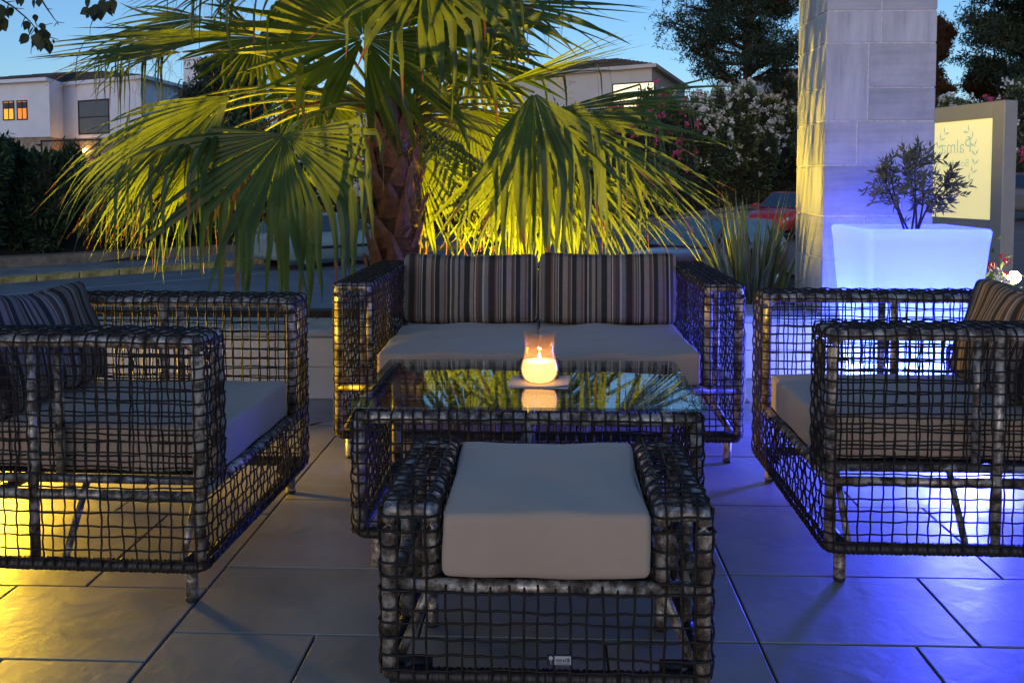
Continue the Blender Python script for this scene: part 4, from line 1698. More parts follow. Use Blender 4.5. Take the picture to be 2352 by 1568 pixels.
# local +x runs away from the viewer (image left); normal reading seen from the other side
cxs = .60
text_mesh("Palma", .17, sg, (cxs, FY, 1.28), 1)
text_mesh("Boutique", .095, sg, (cxs, FY, 1.165), 1)
wr = MB()
for sgn in (-1, 1):
    pts = []
    for f in np.linspace(0, 1, 20):
        a_ = math.radians(-100 + 150 * f)
        pts.append((cxs + sgn * (.245 * math.cos(a_) if f > .1 else .245 * math.cos(a_)), 0, 1.24 + .27 * math.sin(a_)))
    pts = np.array(pts)
    tube(wr, pts, .0025, k=4)
    for i in range(5, 20, 2):
        t_ = unit(pts[min(19, i + 1)] - pts[i - 1])
        nn = np.array([t_[2], 0, -t_[0]])
        for s_ in (-1, 1):
            d = unit(t_ + nn * s_ * .8)
            q = pts[i]
            w_ = np.array([d[2], 0, -d[0]])
            wr.add([q, q + d * .035 + w_ * .012, q + d * .08, q + d * .035 - w_ * .012], [(0, 1, 2, 3)])
for p_ in wr.v:
    p_[:, 1] = FY + .0006 + p_[:, 1] * .05
wr.build("laurel_wreath", print_m, sg, smooth=False)

# ------------------------------------------------------------------ vehicles
def car(name, x, y, z, heading, paint, label, cat="car", Lc=4.1, Wc=1.7, Hc=1.45, glass=car_glass, hatch=True):
    root = empty(name, (x, y, z), heading, label, cat, "vehicles parked along the street")
    m = MATS.get("paint_" + paint[0])
    if m is None:
        m = simple("paint_" + paint[0], paint[1], rough=.28, var=.04, spec=.6)
        m.node_tree.nodes["Principled BSDF"].inputs["Coat Weight"].default_value = .7
        m.node_tree.nodes["Principled BSDF"].inputs["Coat Roughness"].default_value = .08
    # local +x = front
    xs = np.array([-.5, -.49, -.46, -.40, -.30, -.15, 0, .15, .26, .36, .43, .475, .495, .5]) * Lc
    belt = np.array([.52, .60, .645, .665, .67, .665, .655, .645, .63, .59, .54, .48, .42, .36]) * Hc
    wid = np.array([.40, .45, .475, .49, .5, .5, .5, .5, .495, .485, .465, .43, .38, .34]) * Wc
    low = np.array([.26, .2, .17, .15, .14, .14, .14, .14, .14, .15, .16, .18, .2, .24]) * Hc
    V, K = [], 14
    for i in range(len(xs)):
        b_, w_, l_ = belt[i], wid[i], low[i]
        ring = [(-w_ * .82, l_), (-w_ * .97, l_ + .08), (-w_ * 1.0, l_ + (b_ - l_) * .55), (-w_ * .98, l_ + (b_ - l_) * .8), (-w_ * .93, b_ - .03), (-w_ * .84, b_), (-w_ * .4, b_ + .02),
                (w_ * .4, b_ + .02), (w_ * .84, b_), (w_ * .93, b_ - .03), (w_ * .98, l_ + (b_ - l_) * .8), (w_ * 1.0, l_ + (b_ - l_) * .55), (w_ * .97, l_ + .08), (w_ * .82, l_)]
        V += [(xs[i], yy, zz) for yy, zz in ring]
    n = len(xs)
    Q = [(i * K + j, i * K + (j + 1) % K, (i + 1) * K + (j + 1) % K, (i + 1) * K + j) for i in range(n - 1) for j in range(K)]
    mb = MB()
    mb.add(V, Q)
    V = np.array(V)
    for base in (0, (n - 1) * K):
        c = V[base:base + K].mean(0)
        mb.add(np.vstack([V[base:base + K], c]), None, [(j, (j + 1) % K, K) for j in range(K)])
    mb.build("body", m, root)
    # cabin: roof skin plus panes
    rx = np.array([-.47 if hatch else -.40, -.37 if hatch else -.28, -.1, .06, .27]) * Lc
    rz_ = np.array([.66, .95, 1.0, .975, .64]) * Hc
    rw = np.array([.45, .37, .36, .36, .44]) * Wc
    gl, rf = MB(), MB()
    A_ = lambda i, s_: (rx[i], s_ * rw[i], rz_[i] if 0 < i < 4 else rz_[i])
    bw_ = .46 * Wc
    # panes: windscreen, rear, sides
    def pane(nm, pts, par=root, mat=glass):
        mb = MB()
        P = np.array(pts, float)
        c = P.mean(0)
        P2 = c + (P - c) * .93
        mb.add(P2, [(0, 1, 2, 3)] if len(P) == 4 else None, [(0, 1, 2)] if len(P) == 3 else None)
        return mb.build(nm, mat, par, smooth=False)
    b0, b4 = (rx[0], .655 * Hc), (rx[4], .64 * Hc)
    sk = MB()
    roofp = [(rx[1], rw[1], rz_[1]), (rx[2], rw[2], rz_[2]), (rx[3], rw[3], rz_[3])]
    # cabin shell slightly inside the panes
    ins = .012
    shell = []
    for i in range(5):
        shell += [(rx[i] + (ins if i == 0 else -ins if i == 4 else 0), -(rw[i] - ins), rz_[i] - (0 if 0 < i < 4 else 0)), (rx[i] + (ins if i == 0 else -ins if i == 4 else 0), (rw[i] - ins), rz_[i])]
    sk.add(shell, [(2 * i, 2 * i + 2, 2 * i + 3, 2 * i + 1) for i in range(4)])
    for s_ in (-1, 1):
        pts = [(rx[i], s_ * (rw[i] - ins), rz_[i]) for i in range(5)] + [(rx[4], s_ * (bw_ - ins), .60 * Hc), (rx[0], s_ * (bw_ - ins), .62 * Hc)]
        c = np.mean(pts, 0)
        sk.add(pts + [tuple(c)], None, [(j, (j + 1) % 7, 7) for j in range(7)])
    sk.build("roof", m, root, smooth=False)
    o_ = .006
    pane("windscreen", [(rx[4] + o_, -rw[4], rz_[4] + o_), (rx[4] + o_, rw[4], rz_[4] + o_), (rx[3] + o_, rw[3], rz_[3] + o_), (rx[3] + o_, -rw[3], rz_[3] + o_)])
    pane("rear_window", [(rx[0] - o_, -rw[0], rz_[0] + o_), (rx[0] - o_, rw[0], rz_[0] + o_), (rx[1] - o_, rw[1], rz_[1] + o_), (rx[1] - o_, -rw[1], rz_[1] + o_)])
    for s_ in (-1, 1):
        y_b, y_t = s_ * (bw_ + .012), s_ * (rw[2] + .014)
        zb, zt_ = .655 * Hc, .955 * Hc
        x_m = -.06 * Lc
        pane("side_window", [(x_m + .02, y_b, zb), (.235 * Lc, y_b, zb), (.075 * Lc, y_t, zt_), (x_m + .02, y_t, zt_)])
        pane("side_window", [(-.30 * Lc, y_b, zb), (x_m - .05, y_b, zb), (x_m - .05, y_t, zt_), (-.29 * Lc, y_t, zt_)])
        pane("quarter_window", [(-.41 * Lc, y_b * .99, zb + .02), (-.315 * Lc, y_b, zb), (-.31 * Lc, y_t, zt_ - .01)])
        db = MB()
        for xx in (-.30 * Lc, x_m - .02, .25 * Lc):
            box(db, xx - .006, xx + .006, s_ * Wc * .5 - .02, s_ * Wc * .5 + .004, .2 * Hc, .6 * Hc)
        db.build("door_gap", black_rubber, root, smooth=False)
        db = MB()
        bbox(db, -.34 * Lc, .30 * Lc, s_ * Wc * .5 - .015, s_ * Wc * .5 + .012, .36 * Hc, .41 * Hc, .004)
        db.build("rubbing_strip", black_rubber, root, smooth=False)
        for xx in (-.26 * Lc, .0):
            db = MB()
            bbox(db, xx, xx + .16, s_ * Wc * .49 - .01, s_ * Wc * .49 + .03, .53 * Hc, .56 * Hc, .006)
            db.build("door_handle", m, root, smooth=False)
        db = MB()
        V_, Q_ = softbox(.1, .17, .12, r=.03, bulge=0, n=3)
        db.add(V_ + np.array([.22 * Lc, s_ * (Wc * .5 + .07), .66 * Hc]), Q_)
        db.build("wing_mirror", m, root)
        hl = MB()
        V_, Q_ = softbox(.30, .26, .13, r=.05, bulge=0, n=3)
        V_ = V_ @ np.array(Matrix.Rotation(.5, 3, 'Y')).T
        hl.add(V_ + np.array([.43 * Lc, s_ * Wc * .36, .40 * Hc]), Q_)
        hl.build("headlight", MATS.get("headlight_glass") or simple("headlight_glass", (.75, .8, .85), rough=.1, var=.1, spec=.9), root)
        tl_ = MB()
        V_, Q_ = softbox(.12, .2, .2, r=.04, bulge=0, n=3)
        tl_.add(V_ + np.array([-.475 * Lc, s_ * Wc * .38, .46 * Hc]), Q_)
        tl_.build("tail_light", MATS.get("tail_red") or simple("tail_red", (.35, .02, .02), rough=.15, var=.1), root)
        for xx in (-.31 * Lc, .31 * Lc):
            wmb = MB()
            lathe(wmb, [(.19, -.09), (.29, -.10), (.305, -.07), (.305, .07), (.29, .10), (.19, .09)], 24)
            wv = wmb.v[0]
            wmb.v[0] = np.column_stack([wv[:, 0] + xx, wv[:, 2] + s_ * (Wc * .5 - .10), wv[:, 1] + .305])
            wh = wmb.build("wheel", black_rubber, root)
            rm = MB()
            lathe(rm, [(0, .02), (.05, .03), (.17, .0), (.195, .03), (.2, .05)], 20)
            wv = rm.v[0]
            rm.v[0] = np.column_stack([wv[:, 0] + xx, s_ * (wv[:, 2] + Wc * .5 - .06), wv[:, 1] + .305])
            rm.build("rim", MATS.get("alloy") or simple("alloy", (.4, .4, .4), rough=.35, metal=.8), wh)
    return root

hd = math.atan2(KD[1], KD[0])
p = at(757, 600, 26.4)
car("parked_car", p.x, 26.4, -1.3 + slope(p.x), hd, ("grey", (.26, .33, .33)), "grey-green hatchback parked beyond the palm, left of the trunk", Lc=4.2, Hc=1.5)
p = at(1625, 560, 19.6)
car("parked_car", p.x, 19.6, -1.3 + slope(p.x), hd + math.pi, ("maroon", (.16, .035, .03)), "dark maroon car close behind the right arm of the sofa, windscreen tinted with reflected sky", Lc=4.2, Hc=1.52,
    glass=simple("sky_tinted_glass", (.10, .18, .20), rough=.08, spec=1.0))  # bluer glass: the sky's reflection is put into its colour
p = at(1815, 500, 33)
car("parked_car", p.x, 33, -1.3 + slope(p.x) + .08, hd + math.pi, ("red", (.62, .02, .02)), "small bright red car half hidden by the stone pillar", Lc=3.6, Hc=1.5, Wc=1.65)
p = at(2405, 480, 35)
car("parked_suv", p.x, 35, -1.295 + slope(p.x), hd * .6, ("bronze", (.26, .23, .20)), "bronze estate car at the far right edge beyond the sign", Lc=4.5, Hc=1.62)

# scooter
p = at(1142, 560, 30.5)
sc = empty("scooter", (p.x, 30.5, -1.3), hd * .35 + math.pi, "silver and black scooter parked by the far kerb, seen between palm leaves", "scooter", "vehicles parked along the street")
silver_p = simple("silver_paint", (.36, .36, .40), rough=.3, metal=.3, var=.05)
for xx in (-.62, .62):
    w = MB()
    a_ = np.linspace(0, 2 * math.pi, 25)
    tube(w, np.column_stack([xx + .27 * np.cos(a_), a_ * 0, .32 + .27 * np.sin(a_)]), .05, k=8, N=np.column_stack([np.cos(a_), a_ * 0, np.sin(a_)]), caps=False)
    wh = w.build("wheel", black_rubber, sc)
    w = MB()
    tube(w, np.column_stack([xx + .215 * np.cos(a_), a_ * 0, .32 + .215 * np.sin(a_)]), .016, k=6, N=np.column_stack([np.cos(a_), a_ * 0, np.sin(a_)]), caps=False)
    for k_ in range(5):
        t_ = k_ * 2 * math.pi / 5
        tube(w, [(xx, 0, .32), (xx + .21 * math.cos(t_), 0, .32 + .21 * math.sin(t_))], .014, k=5)
    w.build("rim", simple("scooter_rim", (.5, .5, .5), rough=.3, metal=.7) if xx < 0 else MATS["scooter_rim"], wh)
mb = MB()
V_, Q_ = softbox(.72, .30, .26, r=.09, bulge=.02, n=5)
V_[:, 2] += (V_[:, 0] * -.28)
mb.add(V_ + np.array([-.36, 0, .52]), Q_)
mb.build("rear_fairing", silver_p, sc)
mb = MB()
V_, Q_ = softbox(.72, .27, .10, r=.04, bulge=.01, n=5)
V_[:, 2] += (V_[:, 0] * -.18)
mb.add(V_ + np.array([-.32, 0, .78]), Q_)
mb.build("seat", black_rubber, sc)
mb = MB()
V_, Q_ = softbox(.16, .36, .66, r=.05, bulge=.01, n=5)
V_[:, 0] -= (V_[:, 2] - .33) * .35
mb.add(V_ + np.array([.42, 0, .36]), Q_)
mb.build("leg_shield", silver_p, sc)
mb = MB()
V_, Q_ = softbox(.62, .28, .12, r=.03, bulge=0, n=4)
mb.add(V_ + np.array([.10, 0, .26]), Q_)
mb.build("footboard", black_rubber, sc)
mb = MB()
V_, Q_ = softbox(.4, .22, .22, r=.05, bulge=0, n=4)
mb.add(V_ + np.array([-.38, 0, .24]), Q_)
mb.build("engine", black_rubber, sc)
mb = MB()
tube(mb, rounded([(.30, -.32, 1.05), (.33, -.12, 1.02), (.33, .12, 1.02), (.30, .32, 1.05)], .05), .018, k=6)
tube(mb, [(.33, 0, 1.02), (.45, 0, .6), (.62, 0, .32)], .03, k=6)
mb.build("handlebar", black_rubber, sc)
for s_ in (-1, 1):
    mb = MB()
    tube(mb, [(.32, s_ * .2, 1.03), (.30, s_ * .27, 1.22)], .008, k=5)
    V_, Q_ = softbox(.02, .11, .07, r=.009, bulge=0, n=3)
    mb.add(V_ + np.array([.30, s_ * .27, 1.19]), Q_)
    mb.build("mirror", silver_p, sc)
mb = MB()
lathe(mb, [(0, .02), (.07, .0), (.08, -.04), (.0, -.08)], 14)
v_ = mb.v[0]
mb.v[0] = np.column_stack([v_[:, 2] + .44, v_[:, 0], v_[:, 1] + .90])
mb.build("headlight", MATS["headlight_glass"], sc)

# ------------------------------------------------------------------ bushes
def bush_meshes(seed, nleaf=6500, leaf=(.20, .055), flowers=120, lumps=20):
    """unit bush: half width 1, height 1, with lumpy outline"""
    rs = np.random.RandomState(seed)
    ang = rs.rand(lumps) * 2 * math.pi
    rad = rs.uniform(.05, .75, lumps)
    c = np.column_stack([rad * np.cos(ang), rad * np.sin(ang) * .7, rs.uniform(.16, .80, lumps)])
    rr = rs.uniform(.20, .36, lumps)
    pick = rs.randint(0, lumps, nleaf)
    d = unit(rs.randn(nleaf, 3))
    f = 1 - .40 * rs.rand(nleaf) ** 1.8
    f *= 1 + .22 * np.maximum(0, rs.randn(nleaf)) * (rs.rand(nleaf) < .25)
    P = c[pick] + d * (rr[pick] * f)[:, None] * np.array([1, .8, .85])
    ok = P[:, 2] > .0
    return P[ok], d[ok], c, rr, rs

def make_bush(name, base, hw, hgt, label, cat, group, leafm, flower=None, nflow=0, seed=0, ln=.24, wd=.07, nleaf=9000):
    root = empty(name, base, 0, label, cat, group)
    P, d, c, rr, rs = bush_meshes(seed, nleaf)
    S = np.array([hw, hw, hgt])
    mb = MB()
    leaf_cloud(mb, P * S, d + npr.randn(len(d), 3) * .6 + np.array([0, 0, .5]), npr.uniform(.7, 1.2, len(P)) * ln, wd)
    mb.build("foliage", leafm, root, kind="stuff", smooth=False)
    mb = MB()  # dark core lumps standing in for shade between the leaves
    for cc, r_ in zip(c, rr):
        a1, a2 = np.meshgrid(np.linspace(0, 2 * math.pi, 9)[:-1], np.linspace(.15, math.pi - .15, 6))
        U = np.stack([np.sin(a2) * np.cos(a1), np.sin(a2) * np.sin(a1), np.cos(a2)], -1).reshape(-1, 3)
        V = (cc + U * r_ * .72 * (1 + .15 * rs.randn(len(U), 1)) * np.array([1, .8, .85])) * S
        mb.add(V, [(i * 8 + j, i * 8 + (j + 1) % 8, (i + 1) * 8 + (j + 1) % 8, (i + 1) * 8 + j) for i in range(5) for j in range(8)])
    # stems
    mb.build("bush_core_shade", core_shade, root, kind="stuff", smooth=False)
    sm = MB()
    for _ in range(6):
        t_ = rs.rand() * 6.28
        tube(sm, [(0, 0, -.3), (math.cos(t_) * hw * .2, math.sin(t_) * hw * .2, hgt * .3), (math.cos(t_) * hw * .45, math.sin(t_) * hw * .4, hgt * .6)], [.05, .04, .02], k=5)
    sm.build("stem", bark, root)
    if flower:
        fl_ = MB()
        k_ = rs.randint(0, len(P), nflow)
        for i in k_:
            if d[i, 2] < -.1 or rs.rand() < .0:
                continue
            cen = (P[i] + d[i] * .045) * S
            m_ = rs.randint(2, 5)
            C_f = cen + rs.randn(m_ * 5, 3) * .075
            leaf_cloud(fl_, C_f, rs.randn(m_ * 5, 3), .16, .13)
        fl_.build("blossom", flower, root, kind="stuff", smooth=False)
    return root


def bush_at(px, top, s_off, hw, seed, kind, label):
    """bush whose middle stands on the picture column px, s_off metres behind the kerb"""
    d = at(px, 415, 10.0) - EYE
    dx = d.x / d.y
    # solve kerb_s(dx*Y, Y) = s_off
    Y = s_off if s_off > 20 else (s_off + KP @ KN) / (dx * KN[0] + KN[1])
    x = dx * Y
    z = ground_z(x, Y) - .1
    ztop = EYE.z + (415 - top) / FPX * Y
    args = dict(dark=(hedge_leaf, None, 0), white=(oleander_leaf, flower_white, 620), pink=(oleander_leaf, flower_pink, 380), green=(oleander_leaf, None, 0), fewwhite=(hedge_leaf, flower_white, 200))[kind]
    nm = "oleander_bush" if kind in ("white", "pink", "fewwhite") else "hedge_bush"
    return make_bush(nm, (x, Y, z), hw, (ztop - z) / 1.06, label, "bush", "bushes along the bank across the street", args[0], args[1], args[2], seed, ln=.2 + Y * .0022, wd=.05 + Y * .0009)

BU = [
    (-110, 290, 3.2, 2.0, 'dark', "dark hedge bush cut by the left edge of the photo"),
    (20, 292, 3.2, 1.5, 'dark', "dark tall hedge bush at the far left below the white house"),
    (110, 325, 3.0, 1.3, 'dark', "dark hedge bush below the corner of the white house"),
    (200, 375, 3.0, 1.3, 'dark', "low dark hedge bush in front of the wire fence"),
    (290, 385, 3.2, 1.4, 'dark', "low dark hedge bush below the lit stone arches"),
    (380, 330, 3.4, 1.6, 'dark', "dark bush behind the left palm fronds, right of the arches"),
    (480, 230, 3.8, 1.8, 'green', "green bush behind the left palm fronds below the chimney"),
    (590, 200, 4.0, 2.0, 'green', "green bush behind the palm fronds left of the trunk"),
    (700, 215, 4.0, 2.0, 'fewwhite', "dark bush above the grey-green car"),
    (800, 210, 4.2, 2.1, 'white', "white flowering bush just left of the palm trunk"),
    (910, 240, 4.2, 2.1, 'dark', "dark bush directly behind the palm trunk"),
    (1010, 235, 4.2, 2.1, 'white', "white flowering bush just right of the palm trunk"),
    (1110, 240, 4.4, 2.2, 'white', "white flowering bush above the scooter"),
    (1220, 235, 4.6, 2.3, 'fewwhite', "bush behind the drooping fronds, right of the scooter"),
    (1330, 225, 4.8, 2.4, 'dark', "dark bush below the roof of the right-hand house"),
    (1420, 222, 5.0, 2.3, 'pink', "pink flowering bush below the lit cream window"),
    (1510, 178, 5.4, 2.5, 'pink', "pink flowering bush below the left side of the big pine"),
    (1600, 172, 5.2, 2.6, 'white', "white flowering bush below the middle of the big pine"),
    (1700, 178, 5.0, 2.6, 'white', "large white flowering bush below the pine trunk"),
    (1795, 165, 5.2, 2.8, 'white', "large white flowering bush touching the left edge of the pillar"),
    (1960, 180, 50, 3.0, 'green', "green bush hidden behind the stone pillar"),
    (2175, 203, 48, 2.2, 'white', "white flowering bush above the illuminated sign"),
    (2275, 214, 48, 2.2, 'pink', "pink and green bush at the top right corner of the sign"),
    (2385, 193, 48, 2.4, 'white', "white flowering bush at the right edge above the bronze car"),
]
for i, (px, top, so, hw, kd, lb) in enumerate(BU):
    bush_at(px, top, so, hw, 40 + i, kd, lb)

# ------------------------------------------------------------------ trees
def conifer(name, base, hgt, spread, label, seed=0, mat=pine_leaf, nl=26, tufts=34, lowest=.25, trunk_r=.28, flat=.35, leaf=.34, shape=lambda f: 1.0):
    rs = np.random.RandomState(seed)
    root = empty(name, base, 0, label, "tree", "trees beyond the bushes")
    tm = MB()
    zz = np.linspace(0, 1, 14)
    bend = np.cumsum(rs.randn(14, 2) * .08, 0) * hgt * .03
    tp = np.column_stack([bend, zz * hgt])
    tube(tm, tp, trunk_r * (1 - zz * .85), k=8)
    tm.build("trunk", bark, root)
    lm, fm_ = MB(), MB()
    Cs, Ds = [], []
    for i in range(nl):
        f = lowest + (1 - lowest) * (i + rs.rand()) / nl
        az = rs.rand() * 6.28
        ln = spread * shape(f) * rs.uniform(.65, 1.05)
        b0 = np.array([np.interp(f, zz, tp[:, k]) for k in range(3)])
        d = unit(np.array([math.cos(az), math.sin(az), rs.uniform(.0, .5)]))
        pts = [b0]
        for k_ in range(7):
            d = unit(d + rs.randn(3) * .13 + np.array([0, 0, .03]))
            pts.append(pts[-1] + d * ln / 7)
        pts = np.array(pts)
        tube(lm, pts, np.linspace(.09, .02, 8) * (trunk_r / .28), k=5)
        for _ in range(tufts):
            g = rs.uniform(.30, 1.0)
            q = np.array([np.interp(g * 7, np.arange(8), pts[:, k]) for k in range(3)])
            off = rs.randn(3) * ln * .13 * np.array([1, 1, flat * 1.6])
            c = q + off
            if rs.rand() < .25:
                tube(lm, [q, (q + c) / 2 + rs.randn(3) * .05, c], [.018, .012, .008], k=3, caps=False)
            m_ = 26
            Cs.append(c + rs.randn(m_, 3) * .26 * np.array([1, 1, .6]))
            Ds.append(rs.randn(m_, 3) + np.array([0, 0, .5]))
    lm.build("limbs", bark, root)
    Cs, Ds = np.concatenate(Cs), np.concatenate(Ds)
    leaf_cloud(fm_, Cs, Ds, leaf, leaf * .2)
    fm_.build("crown", mat, root, kind="stuff", smooth=False)
    return root

def tree_at(px, top, Y, zb, **k):
    p = at(px, 415, Y)
    ztop = EYE.z + (415 - top) / FPX * Y
    return conifer("pine_tree", (p.x, Y, zb), ztop - zb, **k)

tree_at(1712, -190, 62, .8, spread=6.2, label="big dark pine with open branches between the right house and the pillar", seed=5, nl=60, tufts=34, lowest=.34, trunk_r=.42, shape=lambda f: 1.05 - .35 * f)
tree_at(2390, -150, 58, .8, spread=5.6, label="tall dense green pine at the top right corner", seed=8, nl=38, tufts=46, lowest=.36, trunk_r=.36, shape=lambda f: 1.1 - .45 * f, leaf=.4)
tree_at(2145, 62, 66, .8, spread=2.4, label="slim rust-coloured conifer showing just right of the pillar", seed=9, nl=28, tufts=40, lowest=.3, mat=rust_leaf, trunk_r=.2, shape=lambda f: 1.25 - f)
tree_at(2260, 150, 68, .8, spread=3.2, label="low brown-green tree with orange light behind the sign", seed=10, nl=26, tufts=44, lowest=.3, mat=rust_leaf, trunk_r=.22, shape=lambda f: 1.3 - f)
tree_at(515, 150, 40, .8, spread=2.2, label="small dark tree beside the chimney of the left house", seed=13, nl=24, tufts=40, lowest=.3, trunk_r=.2, shape=lambda f: 1.2 - .6 * f, leaf=.3)
tree_at(1930, 60, 72, .8, spread=4.2, label="dark conifer mostly hidden behind the stone pillar", seed=14, nl=26, tufts=40, lowest=.3, trunk_r=.25, shape=lambda f: 1.2 - .8 * f)

# ------------------------------------------------------------------ houses
lit_win = emissive("lit_orange_curtain", (1.0, .36, .03), .9)
lit_red = emissive("lit_red_curtain", (1.0, .22, .02), .8)
lit_cream = emissive("lit_cream_window", (1.0, .84, .52), .95)
pane_grey = simple("grey_pane", (.12, .17, .19), rough=.15, var=.1, spec=.9)


def wall_prism(mb, poly, z0, z1, mi=0, cap=True):
    n = len(poly)
    V = [(x, y, z0) for x, y in poly] + [(x, y, z1) for x, y in poly]
    mb.add(V, [(i, (i + 1) % n, n + (i + 1) % n, n + i) for i in range(n)], mi=mi)
    if cap:
        c = np.mean(np.array(poly), 0)
        mb.add([(x, y, z1) for x, y in poly] + [(c[0], c[1], z1)], None, [(i, (i + 1) % n, n) for i in range(n)], mi=mi)


def P2(px, Y):
    p = at(px, 415, Y)
    return (p.x, Y)


def facade(p0, p1):
    """matrix with x along the wall, -y out of it towards the viewer"""
    d = Vector((p1[0] - p0[0], p1[1] - p0[1], 0))
    return Matrix.Translation((p0[0], p0[1], 0)) @ Matrix.Rotation(math.atan2(d.y, d.x), 4, 'Z'), d.length


def window(root, M_, x0, x1, z0, z1, mat, bars=1, hbar=True, fr=.06):
    f = MB()
    box(f, x0 - fr, x0, -.03, .02, z0 - fr, z1 + fr, M=M_)
    box(f, x1, x1 + fr, -.03, .02, z0 - fr, z1 + fr, M=M_)
    box(f, x0, x1, -.03, .02, z1, z1 + fr, M=M_)
    box(f, x0, x1, -.03, .02, z0 - fr, z0, M=M_)
    for k_ in range(bars):
        xx = x0 + (x1 - x0) * (k_ + 1) / (bars + 1)
        box(f, xx - fr * .4, xx + fr * .4, -.028, -.003, z0, z1, M=M_)
    if hbar:
        zz = z0 + (z1 - z0) * .5
        box(f, x0, x1, -.026, -.005, zz - fr * .35, zz + fr * .35, M=M_)
    w = f.build("window", dark_frame, root, smooth=False)
    g = MB()
    box(g, x0, x1, -.008, -.004, z0, z1, M=M_)
    g.build("pane", mat, w, smooth=False)
    return w

h1 = empty("white_house", (0, 0, 0), 0, "white rendered house at the left with a stone base and lit orange windows", "house")
pA, pB, pC, pD, pE = P2(-330, 49), P2(118, 44.0), P2(150, 46.2), P2(328, 43.2), P2(500, 53)
poly = [pA, pB, pC, pD, pE, (pE[0] - 2, 66), (pA[0], 66)]
ztop = lambda y, Y: EYE.z + (415 - y) / FPX * Y
Z1, Z0 = ztop(183, 43.6), ztop(312, 43.6)
mb = MB()
wall_prism(mb, poly, Z0, Z1, cap=False)
mb.build("wall", white_render, h1, smooth=False)
mb = MB()
ctr = np.mean(np.array(poly), 0)
poly_in = [tuple(ctr + (np.array(p_) - ctr) * .985) for p_ in poly]
wall_prism(mb, poly_in, -1.0, Z0 + .02)
mb.build("stone_base", stone_rubble, h1, smooth=False)
# courses of rubble stones round the lit arches, real blocks
sm = MB()
M_, ln_ = facade(pC, pD)
Mi, _ = facade(poly_in[2], poly_in[3])
arch_px = [(206, 12), (252, 12)]
zr = np.arange(Z0 - 2.2, Z0 - .05, .17)
for z in zr:
    x = 0.0
    while x < ln_ - .1:
        w = rnd.uniform(.22, .45)
        inside = any(abs((x + w / 2) - ax) < .24 and z < Z0 - .75 for ax in (1.25, 2.35, .35))
        if not inside:
            box(sm, x + .01, min(ln_, x + w) - .01, -.03 - rnd.random() * .03, .03, z + .01, z + .16, M=Mi)
        x += w
sm.build("base_stones", stone_rubble, h1, smooth=False, kind="stuff")
for ax in (.35, 1.25, 2.35):
    dm = MB()
    box(dm, ax - .24, ax + .24, -.012, .005, Z0 - 2.3, Z0 - .78, M=Mi)
    dm.build("dark_opening", dark_frame, h1, smooth=False)
# eave slab and roof
mb = MB()
c2 = np.array(ctr)
poly_e = [tuple(c2 + (np.array(p_) - c2) * 1.05) for p_ in poly]
wall_prism(mb, poly_e, Z1, Z1 + .16)
mb.add([(x, y, Z1) for x, y in poly_e] + [(c2[0], c2[1], Z1)], None, [((i + 1) % 7, i, 7) for i in range(7)])
mb.build("eaves", white_render, h1, smooth=False)
mb = MB()
n_ = len(poly_e)
ring0 = [(x, y, Z1 + .161) for x, y in poly_e]
rings = [ring0]
for k_ in range(1, 9):
    f = 1 - k_ / 9 * .85
    z = Z1 + .16 + 1.15 * (k_ / 9)
    rings.append([(c2[0] + (x - c2[0]) * (f + .012), c2[1] + (y - c2[1]) * (f + .012), z - .05) for x, y in poly_e])
    rings.append([(c2[0] + (x - c2[0]) * f, c2[1] + (y - c2[1]) * f, z + .02) for x, y in poly_e])
V = [v for r_ in rings for v in r_]
Q = [(i * n_ + j, i * n_ + (j + 1) % n_, (i + 1) * n_ + (j + 1) % n_, (i + 1) * n_ + j) for i in range(len(rings) - 1) for j in range(n_)]
mb.add(V, Q)
mb.add(rings[-1] + [(c2[0], c2[1], Z1 + 1.4)], None, [(j, (j + 1) % n_, n_) for j in range(n_)])
rf = mb.build("roof", roof_mat, h1, smooth=False)
cp = at(447, 160, 50)
mb = MB()
bbox(mb, cp.x - .45, cp.x + .45, 49.6, 50.5, Z1, ztop(140, 50), .03)
bbox(mb, cp.x - .52, cp.x + .52, 49.5, 50.6, ztop(140, 50) + .01, ztop(140, 50) + .16, .02)
mb.build("chimney", white_render, rf, smooth=False)
MA, la = facade(pA, pB)
# find positions along the left wall from picture columns
def along_wall(p0, p1, px):
    d = at(px, 415, 10) - EYE
    k_ = d.x / d.y
    ex, ey = p1[0] - p0[0], p1[1] - p0[1]
    t_ = (k_ * p0[1] - p0[0]) / (ex - k_ * ey)
    return t_ * math.hypot(ex, ey)
for (a_, b_) in ((14, 36), (46, 66)):
    w_ = window(h1, MA, along_wall(pA, pB, a_), along_wall(pA, pB, b_), ztop(271, 44.6), ztop(231, 44.6), lit_win if a_ < 20 else lit_red, bars=1, hbar=False)
    mb = MB()
    box(mb, along_wall(pA, pB, a_) + .01, along_wall(pA, pB, b_) - .01, -.014, -.010, ztop(247, 44.6), ztop(232, 44.6), M=MA)
    mb.build("blind", simple("dark_blind", (.05, .045, .05), rough=.3) if a_ < 20 else MATS["dark_blind"], w_, smooth=False)
window(h1, M_, along_wall(pC, pD, 186), along_wall(pC, pD, 253), ztop(303, 44.6), ztop(229, 44.6), pane_grey, bars=0, hbar=True, fr=.07)
MD, _ = facade(pD, pE)
mb = MB()
tube(mb, [tuple(MD @ Vector((2.9, -.08, Z0))), tuple(MD @ Vector((2.9, -.08, Z1 - .1)))], .05, k=8)
mb.build("downpipe", white_render, h1)
